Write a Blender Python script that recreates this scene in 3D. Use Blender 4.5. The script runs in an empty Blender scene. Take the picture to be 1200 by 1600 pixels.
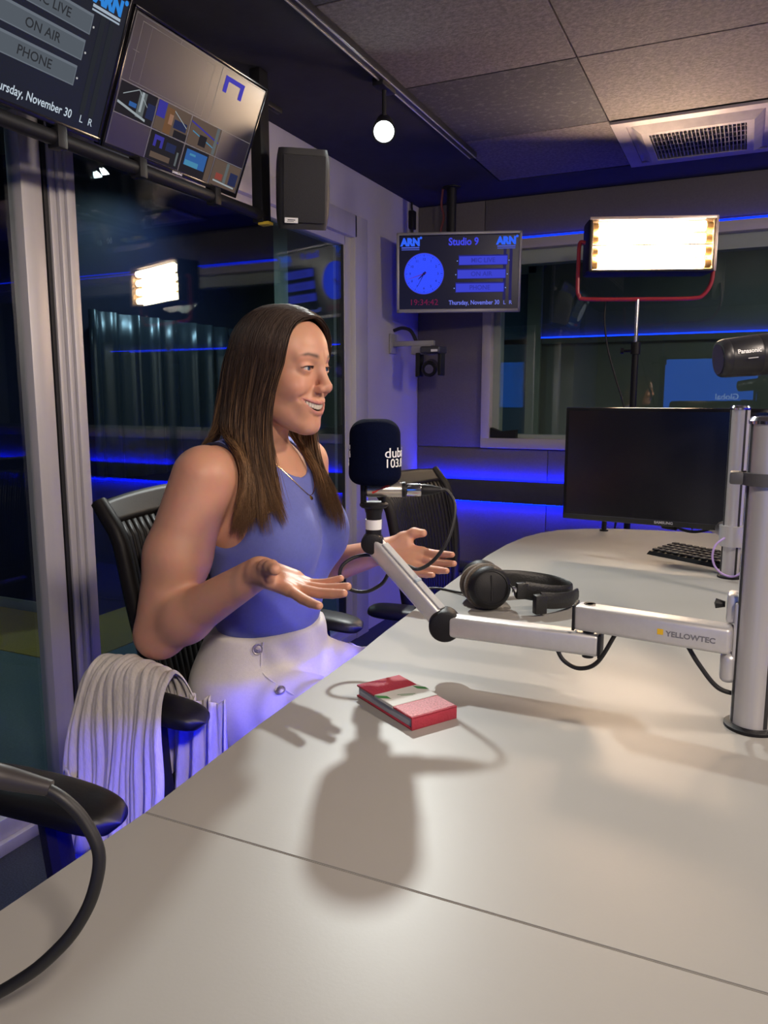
import bpy, bmesh, math, random
import numpy as np
from mathutils import Vector, Matrix, Euler

random.seed(7); rng = np.random.default_rng(7)
scene = bpy.context.scene
COL = scene.collection

# ------------------------------------------------------------------ camera
CAM_H = 1.18
TILT = math.atan2(180, 1200); YAW = math.radians(25.0)
cam_data = bpy.data.cameras.new('camera'); cam = bpy.data.objects.new('camera', cam_data); COL.objects.link(cam)
cam_data.sensor_fit = 'VERTICAL'; cam_data.sensor_height = 36.0; cam_data.lens = 36.0 * 1200 / 1600
cam_data.clip_start = 0.02
cam.location = (0, 0, CAM_H)
cam.rotation_euler = (math.pi / 2 - TILT, 0, YAW)
scene.camera = cam

# ------------------------------------------------------------------ world and exposure
world = bpy.data.worlds.new('world'); scene.world = world; world.use_nodes = True
world.node_tree.nodes['Background'].inputs[0].default_value = (0.35, 0.38, 0.5, 1)
world.node_tree.nodes['Background'].inputs[1].default_value = 0.02
vs = scene.view_settings
vs.view_transform = 'Standard'; vs.look = 'None'; vs.gamma = 1.0; vs.use_curve_mapping = False
vs.exposure = 0.0

# ------------------------------------------------------------------ room dimensions (metres)
XL, XR, YB, YF, ZC = -1.68, 2.3, 4.057, -1.6, 2.198
DESK_Z = 0.74

# ------------------------------------------------------------------ lights
def aim(o, target):
    o.rotation_euler = (Vector(target) - Vector(o.location)).to_track_quat('-Z', 'Y').to_euler()
def spot_light(name, loc, target, power, color, angle=70, blend=0.5, radius=0.03):
    l = bpy.data.lights.new(name, 'SPOT'); l.energy = power; l.color = color
    l.spot_size = math.radians(angle); l.spot_blend = blend; l.shadow_soft_size = radius
    o = bpy.data.objects.new(name, l); COL.objects.link(o); o.location = loc; aim(o, target); return o
SPOT_POS = (-1.11, 2.38, 2.025)
FILL_SPOTS = [((0.75, -0.35, 2.03), (-0.80, 1.25, 0.95), 110, 90, 'added fill spotlight, out of view, over the near end of the desk'),
              ((0.95, 1.35, 2.03), (-0.75, 1.3, 1.0), 80, 110, 'added fill spotlight, out of view, over the right side of the desk'),
              ((1.30, 2.60, 2.03), (-1.2, 3.4, 1.0), 55, 120, 'added fill spotlight, out of view, over the far right of the room')]

# ------------------------------------------------------------------ materials
MATS = {}
def mat(name, color=(0.5, 0.5, 0.5), rough=0.5, metal=0.0, noise=0.0, nscale=8.0, bump=0.0, bscale=60.0,
        emit=None, estr=0.0, spec=0.5, sss=0.0, sheen=0.0, coat=0.0, color2=None, stretch=(1, 1, 1), thresh=None):
    if name in MATS: return MATS[name]
    m = bpy.data.materials.new(name); m.use_nodes = True
    nt = m.node_tree; b = nt.nodes['Principled BSDF']
    c = (*color, 1)
    b.inputs['Base Color'].default_value = c; b.inputs['Roughness'].default_value = rough
    b.inputs['Metallic'].default_value = metal; b.inputs['Specular IOR Level'].default_value = spec
    if sss: 
        b.inputs['Subsurface Weight'].default_value = sss
        b.inputs['Subsurface Radius'].default_value = (0.012, 0.005, 0.003); b.inputs['Subsurface Scale'].default_value = 1.0
    if sheen: b.inputs['Sheen Weight'].default_value = sheen
    if coat: b.inputs['Coat Weight'].default_value = coat; b.inputs['Coat Roughness'].default_value = 0.05
    if emit: b.inputs['Emission Color'].default_value = (*emit, 1); b.inputs['Emission Strength'].default_value = estr
    if noise or bump:
        tc = nt.nodes.new('ShaderNodeTexCoord'); mp = nt.nodes.new('ShaderNodeMapping')
        mp.inputs['Scale'].default_value = stretch
        nt.links.new(tc.outputs['Object'], mp.inputs['Vector'])
    if noise:
        n = nt.nodes.new('ShaderNodeTexNoise'); n.inputs['Scale'].default_value = nscale; n.inputs['Detail'].default_value = 6
        n.inputs['Roughness'].default_value = 0.65
        r = nt.nodes.new('ShaderNodeValToRGB')
        c2 = color2 or tuple(min(1, v * (1 + noise)) for v in color); c1 = tuple(v * (1 - noise) for v in color)
        r.color_ramp.elements[0].color = (*c1, 1); r.color_ramp.elements[1].color = (*c2, 1)
        lo, hi = thresh or (0.3, 0.7)
        r.color_ramp.elements[0].position = lo; r.color_ramp.elements[1].position = hi
        nt.links.new(mp.outputs[0], n.inputs['Vector']); nt.links.new(n.outputs['Fac'], r.inputs[0]); nt.links.new(r.outputs[0], b.inputs['Base Color'])
    if bump:
        n2 = nt.nodes.new('ShaderNodeTexNoise'); n2.inputs['Scale'].default_value = bscale; n2.inputs['Detail'].default_value = 4
        bp = nt.nodes.new('ShaderNodeBump'); bp.inputs['Strength'].default_value = bump; bp.inputs['Distance'].default_value = 0.002
        nt.links.new(mp.outputs[0], n2.inputs['Vector']); nt.links.new(n2.outputs['Fac'], bp.inputs['Height']); nt.links.new(bp.outputs[0], b.inputs['Normal'])
    MATS[name] = m; return m
def glow(name, color, strength):
    if name in MATS: return MATS[name]
    m = bpy.data.materials.new(name); m.use_nodes = True; nt = m.node_tree; nt.nodes.clear()
    e = nt.nodes.new('ShaderNodeEmission'); e.inputs[0].default_value = (*color, 1); e.inputs[1].default_value = strength
    o = nt.nodes.new('ShaderNodeOutputMaterial'); nt.links.new(e.outputs[0], o.inputs[0]); MATS[name] = m; return m
def glass(name, tint=(0.8, 0.9, 0.87), boost=1.0):
    m = bpy.data.materials.new(name); m.use_nodes = True; nt = m.node_tree; nt.nodes.clear()
    t = nt.nodes.new('ShaderNodeBsdfTransparent'); t.inputs[0].default_value = (*tint, 1)
    g = nt.nodes.new('ShaderNodeBsdfGlossy'); g.inputs[0].default_value = (0.95, 0.97, 1, 1); g.inputs['Roughness'].default_value = 0.008
    f = nt.nodes.new('ShaderNodeLayerWeight'); pw = nt.nodes.new('ShaderNodeMath'); pw.operation = 'POWER'; pw.inputs[1].default_value = 5.0
    ma_ = nt.nodes.new('ShaderNodeMath'); ma_.operation = 'MULTIPLY_ADD'; ma_.inputs[1].default_value = 0.96; ma_.inputs[2].default_value = 0.04
    mu = nt.nodes.new('ShaderNodeMath'); mu.operation = 'MULTIPLY'; mu.inputs[1].default_value = boost; mu.use_clamp = True
    nt.links.new(f.outputs['Facing'], pw.inputs[0]); nt.links.new(pw.outputs[0], ma_.inputs[0])
    x = nt.nodes.new('ShaderNodeMixShader'); o = nt.nodes.new('ShaderNodeOutputMaterial')
    nt.links.new(ma_.outputs[0], mu.inputs[0]); nt.links.new(mu.outputs[0], x.inputs[0])
    nt.links.new(t.outputs[0], x.inputs[1]); nt.links.new(g.outputs[0], x.inputs[2]); nt.links.new(x.outputs[0], o.inputs[0])
    MATS[name] = m; return m

# ------------------------------------------------------------------ mesh builder
def basis(d, up=(0, 0, 1)):
    d = Vector(d).normalized(); u = Vector(up)
    if abs(d.dot(u)) > 0.99: u = Vector((1, 0, 0))
    s = d.cross(u).normalized(); v = s.cross(d).normalized(); return d, s, v
class MB:
    def __init__(self): self.v = []; self.f = []
    def add(self, verts, faces):
        o = len(self.v); self.v += [tuple(p) for p in verts]; self.f += [tuple(i + o for i in f) for f in faces]; return self
    def box(self, lo, hi):
        x0, y0, z0 = lo; x1, y1, z1 = hi
        return self.add([(x0,y0,z0),(x1,y0,z0),(x1,y1,z0),(x0,y1,z0),(x0,y0,z1),(x1,y0,z1),(x1,y1,z1),(x0,y1,z1)],
                        [(0,3,2,1),(4,5,6,7),(0,1,5,4),(1,2,6,5),(2,3,7,6),(3,0,4,7)])
    def rbox(self, lo, hi, r=0.004, seg=2, mtx=None):
        bm = bmesh.new(); bmesh.ops.create_cube(bm, size=1.0)
        c = [(a + b) / 2 for a, b in zip(lo, hi)]; s = [b - a for a, b in zip(lo, hi)]
        r = min(r, min(s) * 0.49)
        for v in bm.verts: v.co = Vector([c[i] + v.co[i] * s[i] for i in range(3)])
        bmesh.ops.bevel(bm, geom=bm.edges[:], offset=r, segments=seg, profile=0.5, affect='EDGES')
        return self.frombm(bm, mtx)
    def frombm(self, bm, mtx=None):
        bm.verts.index_update()
        self.add([(mtx @ v.co if mtx else v.co)[:] for v in bm.verts], [[v.index for v in f.verts] for f in bm.faces]); bm.free(); return self
    def cyl(self, a, b, r0, r1=None, n=24, cap=True):
        return self.tube([a, b], [r0, r0 if r1 is None else r1], n, cap)
    def tube(self, pts, r, n=10, cap=True, flat=None, up=(0, 0, 1)):
        pts = [Vector(p) for p in pts]; m = len(pts)
        rs = r if isinstance(r, (list, tuple)) else [r] * m
        vs_, fs = [], []; prev = None
        for i, p in enumerate(pts):
            d = (pts[min(i + 1, m - 1)] - pts[max(i - 1, 0)])
            if d.length < 1e-9: d = Vector((0, 0, 1))
            d.normalize()
            if prev is None: _, s, v = basis(d, up)
            else:
                s = prev - d * prev.dot(d)
                s = s.normalized() if s.length > 1e-6 else basis(d)[1]
                v = s.cross(d).normalized()
            prev = s
            k = flat or 1.0
            for j in range(n):
                a = 2 * math.pi * j / n
                vs_.append(p + s * (math.cos(a) * rs[i]) + v * (math.sin(a) * rs[i] * k))
        for i in range(m - 1):
            for j in range(n):
                j2 = (j + 1) % n; fs.append((i*n + j, i*n + j2, (i+1)*n + j2, (i+1)*n + j))
        if cap: fs.append(tuple(range(n))[::-1]); fs.append(tuple(range((m-1)*n, m*n)))
        return self.add(vs_, fs)
    def lathe(self, prof, a, d, n=32, cap=True):
        """prof: list of (dist along axis, radius)"""
        a = Vector(a); d, s, v = basis(d); vs_, fs = [], []
        for t, r in prof:
            for j in range(n):
                an = 2 * math.pi * j / n; vs_.append(a + d * t + s * (math.cos(an) * r) + v * (math.sin(an) * r))
        for i in range(len(prof) - 1):
            for j in range(n):
                j2 = (j + 1) % n; fs.append((i*n + j, i*n + j2, (i+1)*n + j2, (i+1)*n + j))
        if cap: fs.append(tuple(range(n))[::-1]); fs.append(tuple(range((len(prof)-1)*n, len(prof)*n)))
        return self.add(vs_, fs)
    def prism(self, poly, z0, z1):
        n = len(poly)
        return self.add([(x, y, z0) for x, y in poly] + [(x, y, z1) for x, y in poly],
                        [tuple(range(n))[::-1], tuple(range(n, 2*n))] + [(i, (i+1) % n, n + (i+1) % n, n + i) for i in range(n)])
    def grid(self, fn, nu, nv, closed_u=False):
        o = [fn(i / (nu - (0 if closed_u else 1)), j / (nv - 1)) for i in range(nu) for j in range(nv)]
        fs = []
        for i in range(nu if closed_u else nu - 1):
            for j in range(nv - 1):
                i2 = (i + 1) % nu; fs.append((i*nv + j, i2*nv + j, i2*nv + j + 1, i*nv + j + 1))
        return self.add(o, fs)
    def build(self, name, m, parent=None, smooth=True, angle=35, sub=0, solid=0.0, local=False):
        off = Vector((0, 0, 0))
        if parent is not None and not local: off = ORIG.get(parent.name, Vector((0, 0, 0)))
        me = bpy.data.meshes.new(name)
        me.from_pydata([(v[0]-off[0], v[1]-off[1], v[2]-off[2]) for v in self.v], [], self.f); me.update()
        bm = bmesh.new(); bm.from_mesh(me); bmesh.ops.recalc_face_normals(bm, faces=bm.faces); bm.to_mesh(me); bm.free()
        o = bpy.data.objects.new(name, me); COL.objects.link(o)
        if m is not None: me.materials.append(m)
        if smooth:
            me.shade_smooth()
            if angle < 180: me.set_sharp_from_angle(angle=math.radians(angle))
        if solid:
            md = o.modifiers.new('solid', 'SOLIDIFY'); md.thickness = solid; md.offset = 0
        if sub:
            md = o.modifiers.new('sub', 'SUBSURF'); md.levels = sub; md.render_levels = sub
        if parent is not None:
            o.parent = parent; ORIG[o.name] = off
        return o
ORIG = {}
def tag(o, label=None, cat=None, group=None, kind=None):
    if label: o['label'] = label
    if cat: o['category'] = cat
    if group: o['group'] = group
    if kind: o['kind'] = kind
    return o
def thing(name, label, cat, loc=(0, 0, 0), rot=(0, 0, 0), group=None):
    o = bpy.data.objects.new(name, None); COL.objects.link(o); o.empty_display_size = 0.05
    o.location = loc; o.rotation_euler = rot; ORIG[o.name] = Vector(loc)
    return tag(o, label, cat, group)
def struct(o): o['kind'] = 'structure'; return o
def copy_tree(o, parent=None):
    c = o.copy(); COL.objects.link(c); c.parent = parent
    for ch in list(o.children): copy_tree(ch, c)
    return c
def spline(pts, n=8):
    """Catmull-Rom through pts"""
    P = [Vector(p) for p in pts]; P = [P[0]*2 - P[1]] + P + [P[-1]*2 - P[-2]]; out = []
    for i in range(1, len(P) - 2):
        for k in range(n):
            t = k / n; a, b, c, d = P[i-1], P[i], P[i+1], P[i+2]
            out.append(0.5 * ((2*b) + (c - a)*t + (2*a - 5*b + 4*c - d)*t*t + (3*b - a - 3*c + d)*t**3))
    out.append(P[-2]); return out
def text_mb(s, size, align='CENTER', depth=0.0, bold=0.0, xscale=1.0):
    """flat lettering as a mesh in the xy plane, baseline at y=0"""
    cu = bpy.data.curves.new('t', 'FONT'); cu.body = s; cu.size = size; cu.align_x = align; cu.extrude = depth; cu.offset = bold
    cu.resolution_u = 3
    ob = bpy.data.objects.new('t', cu); COL.objects.link(ob)
    dg = bpy.context.evaluated_depsgraph_get(); me = bpy.data.meshes.new_from_object(ob.evaluated_get(dg))
    mb = MB(); mb.add([(v.co.x * xscale, v.co.y, v.co.z) for v in me.vertices], [tuple(p.vertices) for p in me.polygons])
    bpy.data.objects.remove(ob); bpy.data.curves.remove(cu); bpy.data.meshes.remove(me); return mb
def xform(mb, fn): mb.v = [tuple(fn(Vector(p))) for p in mb.v]; return mb
def plane_map(o, ex, ey, ez=None):
    o, ex, ey = Vector(o), Vector(ex).normalized(), Vector(ey).normalized(); ez = ex.cross(ey)
    return lambda p: o + ex * p.x + ey * p.y + ez * p.z

# shared materials
M_BLACK = mat('black_plastic', (0.010, 0.010, 0.012), 0.5, bump=0.15, bscale=400, spec=0.3)
M_BLACKG = mat('black_gloss', (0.01, 0.01, 0.012), 0.18)
M_RUBBER = mat('black_cable', (0.012, 0.012, 0.013), 0.5)
M_ALU = mat('brushed_aluminium', (0.62, 0.61, 0.62), 0.36, 0.5, noise=0.06, nscale=40, stretch=(1, 1, 0.05))
M_ALUW = mat('satin_aluminium_beam', (0.66, 0.65, 0.64), 0.42, 0.45, noise=0.04, nscale=60)
M_CHROME = mat('chrome', (0.75, 0.75, 0.76), 0.16, 1.0, noise=0.03)
M_FRAME = mat('door_frame_aluminium', (0.55, 0.53, 0.54), 0.45, 0.35, noise=0.05, nscale=5, stretch=(4, 4, 0.3))
M_WHITE = mat('white_ink', (0.85, 0.85, 0.85), 0.6, noise=0.02)
# ================================================================== THE ROOM
M_FLOOR = mat('studio_carpet', (0.035, 0.04, 0.055), 0.95, noise=0.4, nscale=220, bump=0.6, bscale=300)
M_CEIL = mat('ceiling_board', (0.03, 0.03, 0.034), 0.9, noise=0.15, nscale=12, bump=0.2, bscale=90)
M_TILE = mat('ceiling_tile', (0.17, 0.145, 0.125), 0.85, noise=0.2, nscale=70, bump=0.7, bscale=140, color2=(0.30, 0.26, 0.225), thresh=(0.40, 0.85))
M_TILE2 = mat('ceiling_tile_dark', (0.085, 0.08, 0.08), 0.85, noise=0.2, nscale=40, bump=0.7, bscale=140, color2=(0.22, 0.20, 0.185), thresh=(0.52, 0.85))
M_WALL = mat('painted_wall', (0.42, 0.40, 0.43), 0.75, noise=0.04, nscale=4, bump=0.08, bscale=200)
M_PANEL = mat('acoustic_fabric', (0.15, 0.135, 0.14), 0.9, noise=0.08, nscale=120, bump=0.35, bscale=500)
M_BAND = mat('dark_rail_laminate', (0.045, 0.045, 0.055), 0.5, noise=0.1, nscale=30)
M_LED = glow('blue_led', (0.0003, 0.0045, 1.0), 140.0)
M_TRIMW = mat('pale_window_trim', (0.5, 0.46, 0.46), 0.55, noise=0.04, nscale=6)
M_SEAL = mat('black_seal', (0.01, 0.01, 0.012), 0.6, noise=0.1)

struct(MB().box((XL - 0.1, YF - 0.1, -0.08), (XR + 0.1, YB + 0.1, 0.0)).build('floor', M_FLOOR, smooth=False))

# ceiling: dark board border, then tiles
ceil = struct(MB().box((XL - 0.1, YF - 0.1, ZC + 0.012), (XR + 0.1, YB + 0.1, ZC + 0.1)).build('ceiling', M_CEIL, smooth=False))
MB().box((XL, YF, ZC), (-1.135, YB, ZC + 0.012)).build('border_board', M_CEIL, ceil, smooth=False)
MB().box((-1.135, 3.735, ZC), (XR, YB, ZC + 0.012)).build('border_board', M_CEIL, ceil, smooth=False)
tx = [-1.13 + 0.6 * i for i in range(6)]; ty = [3.727 - 0.603 * i for i in range(9)]
for i, x in enumerate(tx):
    for j, y in enumerate(ty):
        x0, x1, y0, y1 = x + 0.002, min(x + 0.598, XR), y - 0.601, y - 0.002
        if i == 1 and j == 0: continue                      # the air vent's place
        dark = (i, j) in ((0, 1), (3, 1), (2, 3), (0, 3))
        MB().rbox((x0, y0, ZC), (x1, y1, ZC + 0.011), 0.002, 1).build('ceiling_tile', M_TILE2 if dark else M_TILE, ceil, smooth=False)

# ---- left wall: strip above the glazing and the return beyond it
GY1 = 3.39; GZ1 = 2.0
MB_ = MB().box((XL - 0.14, GY1, 0), (XL, YB + 0.1, ZC)).box((XL - 0.14, YF, GZ1), (XL, GY1, ZC)).box((XL - 0.14, YF - 0.1, 0), (XL, -0.2, GZ1))
wl = struct(MB_.build('wall_left', M_WALL, smooth=False))
# ---- back wall with a window opening
WX0, WX1, WZ0, WZ1 = -1.30, 1.75, 0.905, 1.985      # outside of the frame
wb = struct(MB().box((XL, YB, 0), (XR, YB + 0.12, WZ0)).box((XL, YB, WZ1), (XR, YB + 0.12, ZC))
            .box((XL, YB, WZ0), (WX0, YB + 0.12, WZ1)).box((WX1, YB, WZ0), (XR, YB + 0.12, WZ1)).build('wall_back', M_PANEL, smooth=False))
def panel(lo, hi): MB().rbox(lo, hi, 0.004, 2).build('wall_panel', M_PANEL, wb, smooth=True)
pt = 0.012
panel((XL + 0.002, YB - pt, 0.905), (WX0 - 0.004, YB, 2.196))
px = [XL + 0.002, -0.93, -0.20, 0.53, 1.26, XR]
for a, b in zip(px[:-1], px[1:]):
    panel((a, YB - pt, 0.735), (b - 0.003, YB, 0.898))
    panel((a, YB - pt, 0.06), (b - 0.003, YB, 0.605))
panel((WX0, YB - pt, 2.005), (XR, YB, 2.196))
# dark rail standing off the wall, blue strips tucked behind its edges
rail = struct(MB().rbox((XL + 0.001, YB - 0.05, 0.612), (XR, YB - 0.03, 0.73), 0.003).build('trim_1', M_BAND))
for z in (0.724, 0.612):
    l = MB().box((XL + 0.01, YB - 0.03, z - 0.003), (XR - 0.01, YB - 0.022, z + 0.003)).build('led_strip', M_LED, rail, smooth=False)
struct(MB().rbox((XL, YB - 0.02, 0.0), (XR, YB - pt, 0.06), 0.004).build('baseboard_back', M_BAND))

# ---- back window
w1 = struct(MB().rbox((WX0, YB - 0.03, WZ0), (WX1, YB + 0.12, WZ0 + 0.055), 0.004)
            .rbox((WX0, YB - 0.03, WZ1 - 0.05), (WX1, YB + 0.12, WZ1), 0.004)
            .rbox((WX0, YB - 0.03, WZ0 + 0.05), (WX0 + 0.05, YB + 0.12, WZ1 - 0.045), 0.004)
            .rbox((WX1 - 0.05, YB - 0.03, WZ0 + 0.05), (WX1, YB + 0.12, WZ1 - 0.045), 0.004).build('window_1', M_TRIMW))
M_GREENF = mat('pale_green_glazing_bead', (0.33, 0.38, 0.33), 0.5, noise=0.06, nscale=6)
MB().box((WX0 + 0.05, YB + 0.02, WZ1 - 0.12), (WX1 - 0.05, YB + 0.10, WZ1 - 0.05)).box((WX0 + 0.05, YB + 0.02, WZ0 + 0.055), (WX1 - 0.05, YB + 0.10, WZ0 + 0.075)).box(
    (WX0 + 0.05, YB + 0.02, WZ0 + 0.055), (WX0 + 0.085, YB + 0.10, WZ1 - 0.05)).build('glazing_bead', M_GREENF, w1, smooth=False)
G_BACK = glass('window_glass', (0.90, 0.94, 0.91), 1.6)
MB().box((WX0 + 0.06, YB + 0.03, WZ0 + 0.06), (WX1 - 0.06, YB + 0.036, WZ1 - 0.11)).build('window_pane', G_BACK, w1, smooth=False)
MB().box((WX0 + 0.01, YB - 0.028, WZ1 + 0.002), (WX1 - 0.01, YB - 0.014, WZ1 + 0.009)).build('led_strip', glow('blue_led_window', (0.002, 0.02, 1.0), 3.0), w1, smooth=False)

# ---- glazed sliding door on the left
d1 = struct(MB().rbox((XL - 0.10, 3.26, 0), (XL + 0.015, GY1, GZ1), 0.004).rbox((XL - 0.10, -0.2, 1.90), (XL + 0.015, 3.28, GZ1), 0.004)
            .rbox((XL - 0.10, -0.2, 0.0), (XL + 0.01, 3.27, 0.035), 0.003).build('door_1', M_FRAME))
MB().rbox((XL - 0.07, 3.20, 0.03), (XL - 0.01, 3.262, 1.905), 0.003).rbox((XL - 0.07, 1.60, 1.86), (XL - 0.01, 3.21, 1.905), 0.003).rbox((XL - 0.07, 1.60, 0.03), (XL - 0.01, 3.21, 0.07), 0.003).build('pane_frame', M_FRAME, d1)
MB().rbox((XL - 0.09, 1.575, 0.0), (XL + 0.022, 1.605, 1.905), 0.003).rbox((XL - 0.09, 1.557, 0.0), (XL + 0.014, 1.574, 1.905), 0.002).rbox((XL - 0.06, 1.535, 0.0), (XL + 0.004, 1.556, 1.905), 0.002).build('post', M_FRAME, d1)
MB().box((XL - 0.05, 1.522, 0.03), (XL - 0.002, 1.534, 1.905)).box((XL - 0.05, 3.192, 0.07), (XL - 0.015, 3.20, 1.86)).build('seal', M_SEAL, d1, smooth=False)
MB().rbox((XL - 0.055, 1.455, 0.03), (XL - 0.005, 1.52, 1.89), 0.003).rbox((XL - 0.055, 0.42, 0.03), (XL - 0.005, 0.5, 1.89), 0.003).rbox((XL - 0.055, 0.42, 0.035), (XL - 0.005, 1.5, 0.09), 0.003).build('door_leaf_frame', M_FRAME, d1)
G_DOOR = glass('door_glass', (0.93, 0.97, 0.965), 1.5)
def ypane(name, x, y0, y1, z0, z1, skew=0.0):
    MB().add([(x, y0, z0), (x + skew, y1, z0), (x + skew, y1, z1), (x, y0, z1), (x - 0.006, y0, z0), (x - 0.006 + skew, y1, z0), (x - 0.006 + skew, y1, z1), (x - 0.006, y0, z1)],
             [(0, 1, 2, 3), (7, 6, 5, 4), (0, 4, 5, 1), (1, 5, 6, 2), (2, 6, 7, 3), (3, 7, 4, 0)]).build(name, G_DOOR, d1, smooth=False)
ypane('door_pane', XL - 0.02, 1.60, 3.205, 0.06, 1.88)
ypane('door_pane', XL - 0.062, 1.60, 3.205, 0.06, 1.88, skew=0.03)
ypane('door_pane', XL - 0.03, 0.49, 1.46, 0.08, 1.89)

# ---- walls outside the frame
struct(MB().box((XR, YF, 0), (XR + 0.1, YB + 0.1, ZC)).build('wall_right', M_PANEL, smooth=False))
struct(MB().box((XL - 0.1, YF - 0.1, 0), (XR + 0.1, YF, ZC)).build('wall_front', M_PANEL, smooth=False))
r2 = struct(MB().rbox((XR - 0.05, YF, 0.612), (XR - 0.03, YB - 0.06, 0.73), 0.003).build('trim_2', M_BAND))
for z in (0.724, 0.612):
    MB().box((XR - 0.03, YF + 0.01, z - 0.003), (XR - 0.022, YB - 0.06, z + 0.003)).build('led_strip', M_LED, r2, smooth=False)

# ---- the passage beyond the glass door
M_CARPG = mat('passage_carpet_green', (0.085, 0.12, 0.115), 0.95, noise=0.15, nscale=150, bump=0.3, bscale=250)
M_CARPY = mat('passage_carpet_yellow', (0.24, 0.175, 0.03), 0.95, noise=0.15, nscale=150, bump=0.3, bscale=250)
M_NAVY = mat('navy_partition', (0.008, 0.012, 0.05), 0.6, noise=0.2, nscale=4)
M_CURT = mat('dark_blue_curtain', (0.035, 0.05, 0.075), 0.32, 0.35, noise=0.15, nscale=8, stretch=(1, 1, 0.1))
struct(MB().box((-5.2, -1.0, -0.08), (XL - 0.1, 8.2, -0.002)).build('floor_passage', M_CARPG, smooth=False))
struct(MB().box((-5.2, 2.395, -0.002), (-2.63, 3.6, 0.002)).build('floor_passage_yellow', M_CARPY, smooth=False))
struct(MB().box((-5.2, -1.0, 2.4), (XL - 0.14, 8.2, 2.48)).build('ceiling_passage', mat('passage_ceiling', (0.06, 0.075, 0.085), 0.9, noise=0.1), smooth=False))
struct(MB().box((-5.2, 2.93, 0), (-3.12, 3.0, 2.4)).build('wall_passage_end', M_NAVY, smooth=False))
struct(MB().box((-3.2, 2.95, 0), (-3.12, 8.2, 2.4)).build('wall_passage_side', M_NAVY, smooth=False))
struct(MB().box((-3.2, 8.1, 0), (XL - 0.14, 8.2, 2.4)).build('wall_passage_far', M_NAVY, smooth=False))
struct(MB().box((-5.3, -1.0, 0), (-5.2, 3.0, 2.4)).build('wall_passage_left', M_NAVY, smooth=False))
struct(MB().rbox((-5.2, 2.915, 0), (-3.11, 2.93, 0.06), 0.003).build('baseboard_passage', mat('passage_skirting', (0.2, 0.22, 0.21), 0.5, noise=0.05)))
cur = MB()
def curtain(u, v):
    y = 2.98 + u * 5.0; ph = u * 5.0 * 2 * math.pi / 0.16
    return (-3.06 + 0.022 * math.sin(ph) + 0.012 * math.sin(ph * 0.37 + 1) + 0.006 * math.sin(ph * 2.3), y + 0.012 * math.cos(ph * 1.0), 0.74 + v * 0.88)
cur.grid(curtain, 420, 5)
tag(cur.build('curtain', M_CURT, solid=0.004, angle=180), 'dark blue pleated curtain hanging beyond the glass door', 'curtain')
for i, (x, y) in enumerate(((-2.75, 3.45), (-2.55, 3.75), (-2.6, 5.6), (-2.45, 5.7), (-3.3, 1.7))):  # the last downlight is added to brighten the passage carpet
    t = thing('downlight', ['round recessed downlight nearest the door in the passage ceiling', 'round recessed downlight next along the passage ceiling', 'small far downlight in the passage ceiling, left one of the pair', 'small far downlight in the passage ceiling, right one of the pair', 'added downlight, out of view, over the passage beside the left door leaf'][i], 'ceiling light', (x, y, 2.4), group='passage downlights')
    MB().lathe([(0, 0.05), (0.006, 0.05), (0.006, 0.04), (0.001, 0.038)], (x, y, 2.4), (0, 0, -1), 24).build('bezel', M_CHROME, t)
    MB().cyl((x, y, 2.399), (x, y, 2.396), 0.037, n=24).build('lens', glow('downlight_lens', (0.75, 1.0, 0.9), 3.5), t)
    if i in (0, 2, 4): spot_light('downlight_lamp', (x, y, 2.385), (x, y, 0), (34, 0, 34, 0, 26)[i], (0.62, 0.9, 1.0), 150, 0.8, 0.035)
# ---- the studio beyond the back window
M_NB = mat('neighbour_wall', (0.22, 0.24, 0.21), 0.85, noise=0.06, nscale=5)
Y2 = 6.6
struct(MB().box((-2.6, Y2, 0), (3.0, Y2 + 0.1, 2.4)).box((-2.7, YB + 0.12, 0), (-2.6, Y2, 2.4)).box((3.0, YB + 0.12, 0), (3.1, Y2, 2.4)).build('wall_neighbour_studio', M_NB, smooth=False))
struct(MB().box((-2.6, YB + 0.12, -0.08), (3.0, Y2, 0)).build('floor_neighbour_studio', M_FLOOR, smooth=False))
struct(MB().box((-2.6, YB + 0.12, 2.4), (3.0, Y2, 2.48)).build('ceiling_neighbour_studio', M_CEIL, smooth=False))
t3 = struct(MB().rbox((-2.6, Y2 - 0.03, 1.62), (3.0, Y2 - 0.005, 1.668), 0.003).build('trim_3', M_NB))
MB().box((-2.0, Y2 - 0.025, 1.669), (3.0, Y2 - 0.015, 1.679)).build('led_strip', glow('blue_led_far', (0.002, 0.02, 1.0), 6.0), t3, smooth=False)
w2 = struct(MB().rbox((-2.25, Y2 - 0.05, 0.3), (-2.12, Y2, 2.3), 0.004).rbox((-1.72, Y2 - 0.05, 0.3), (-1.6, Y2, 2.3), 0.004).rbox((-2.2, Y2 - 0.05, 2.2), (-1.65, Y2, 2.3), 0.004).build('window_2', M_GREENF))
MB().box((-2.13, Y2 - 0.03, 0.3), (-1.71, Y2 - 0.024, 2.2)).build('window_pane', mat('neighbour_blue_pane', (0.06, 0.12, 0.2), 0.15, noise=0.05), w2, smooth=False)
# unseen lamp added to lighten the neighbouring studio
t = thing('added_ceiling_light', 'added unseen square ceiling light in the studio behind the window', 'ceiling light', (0.3, 5.4, 2.4))
MB().rbox((0.0, 5.1, 2.385), (0.6, 5.7, 2.4), 0.004).build('housing', M_FRAME, t)
MB().box((0.03, 5.13, 2.382), (0.57, 5.67, 2.386)).build('diffuser', glow('added_light_diffuser', (0.85, 1.0, 0.9), 6.0), t, smooth=False)

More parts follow.
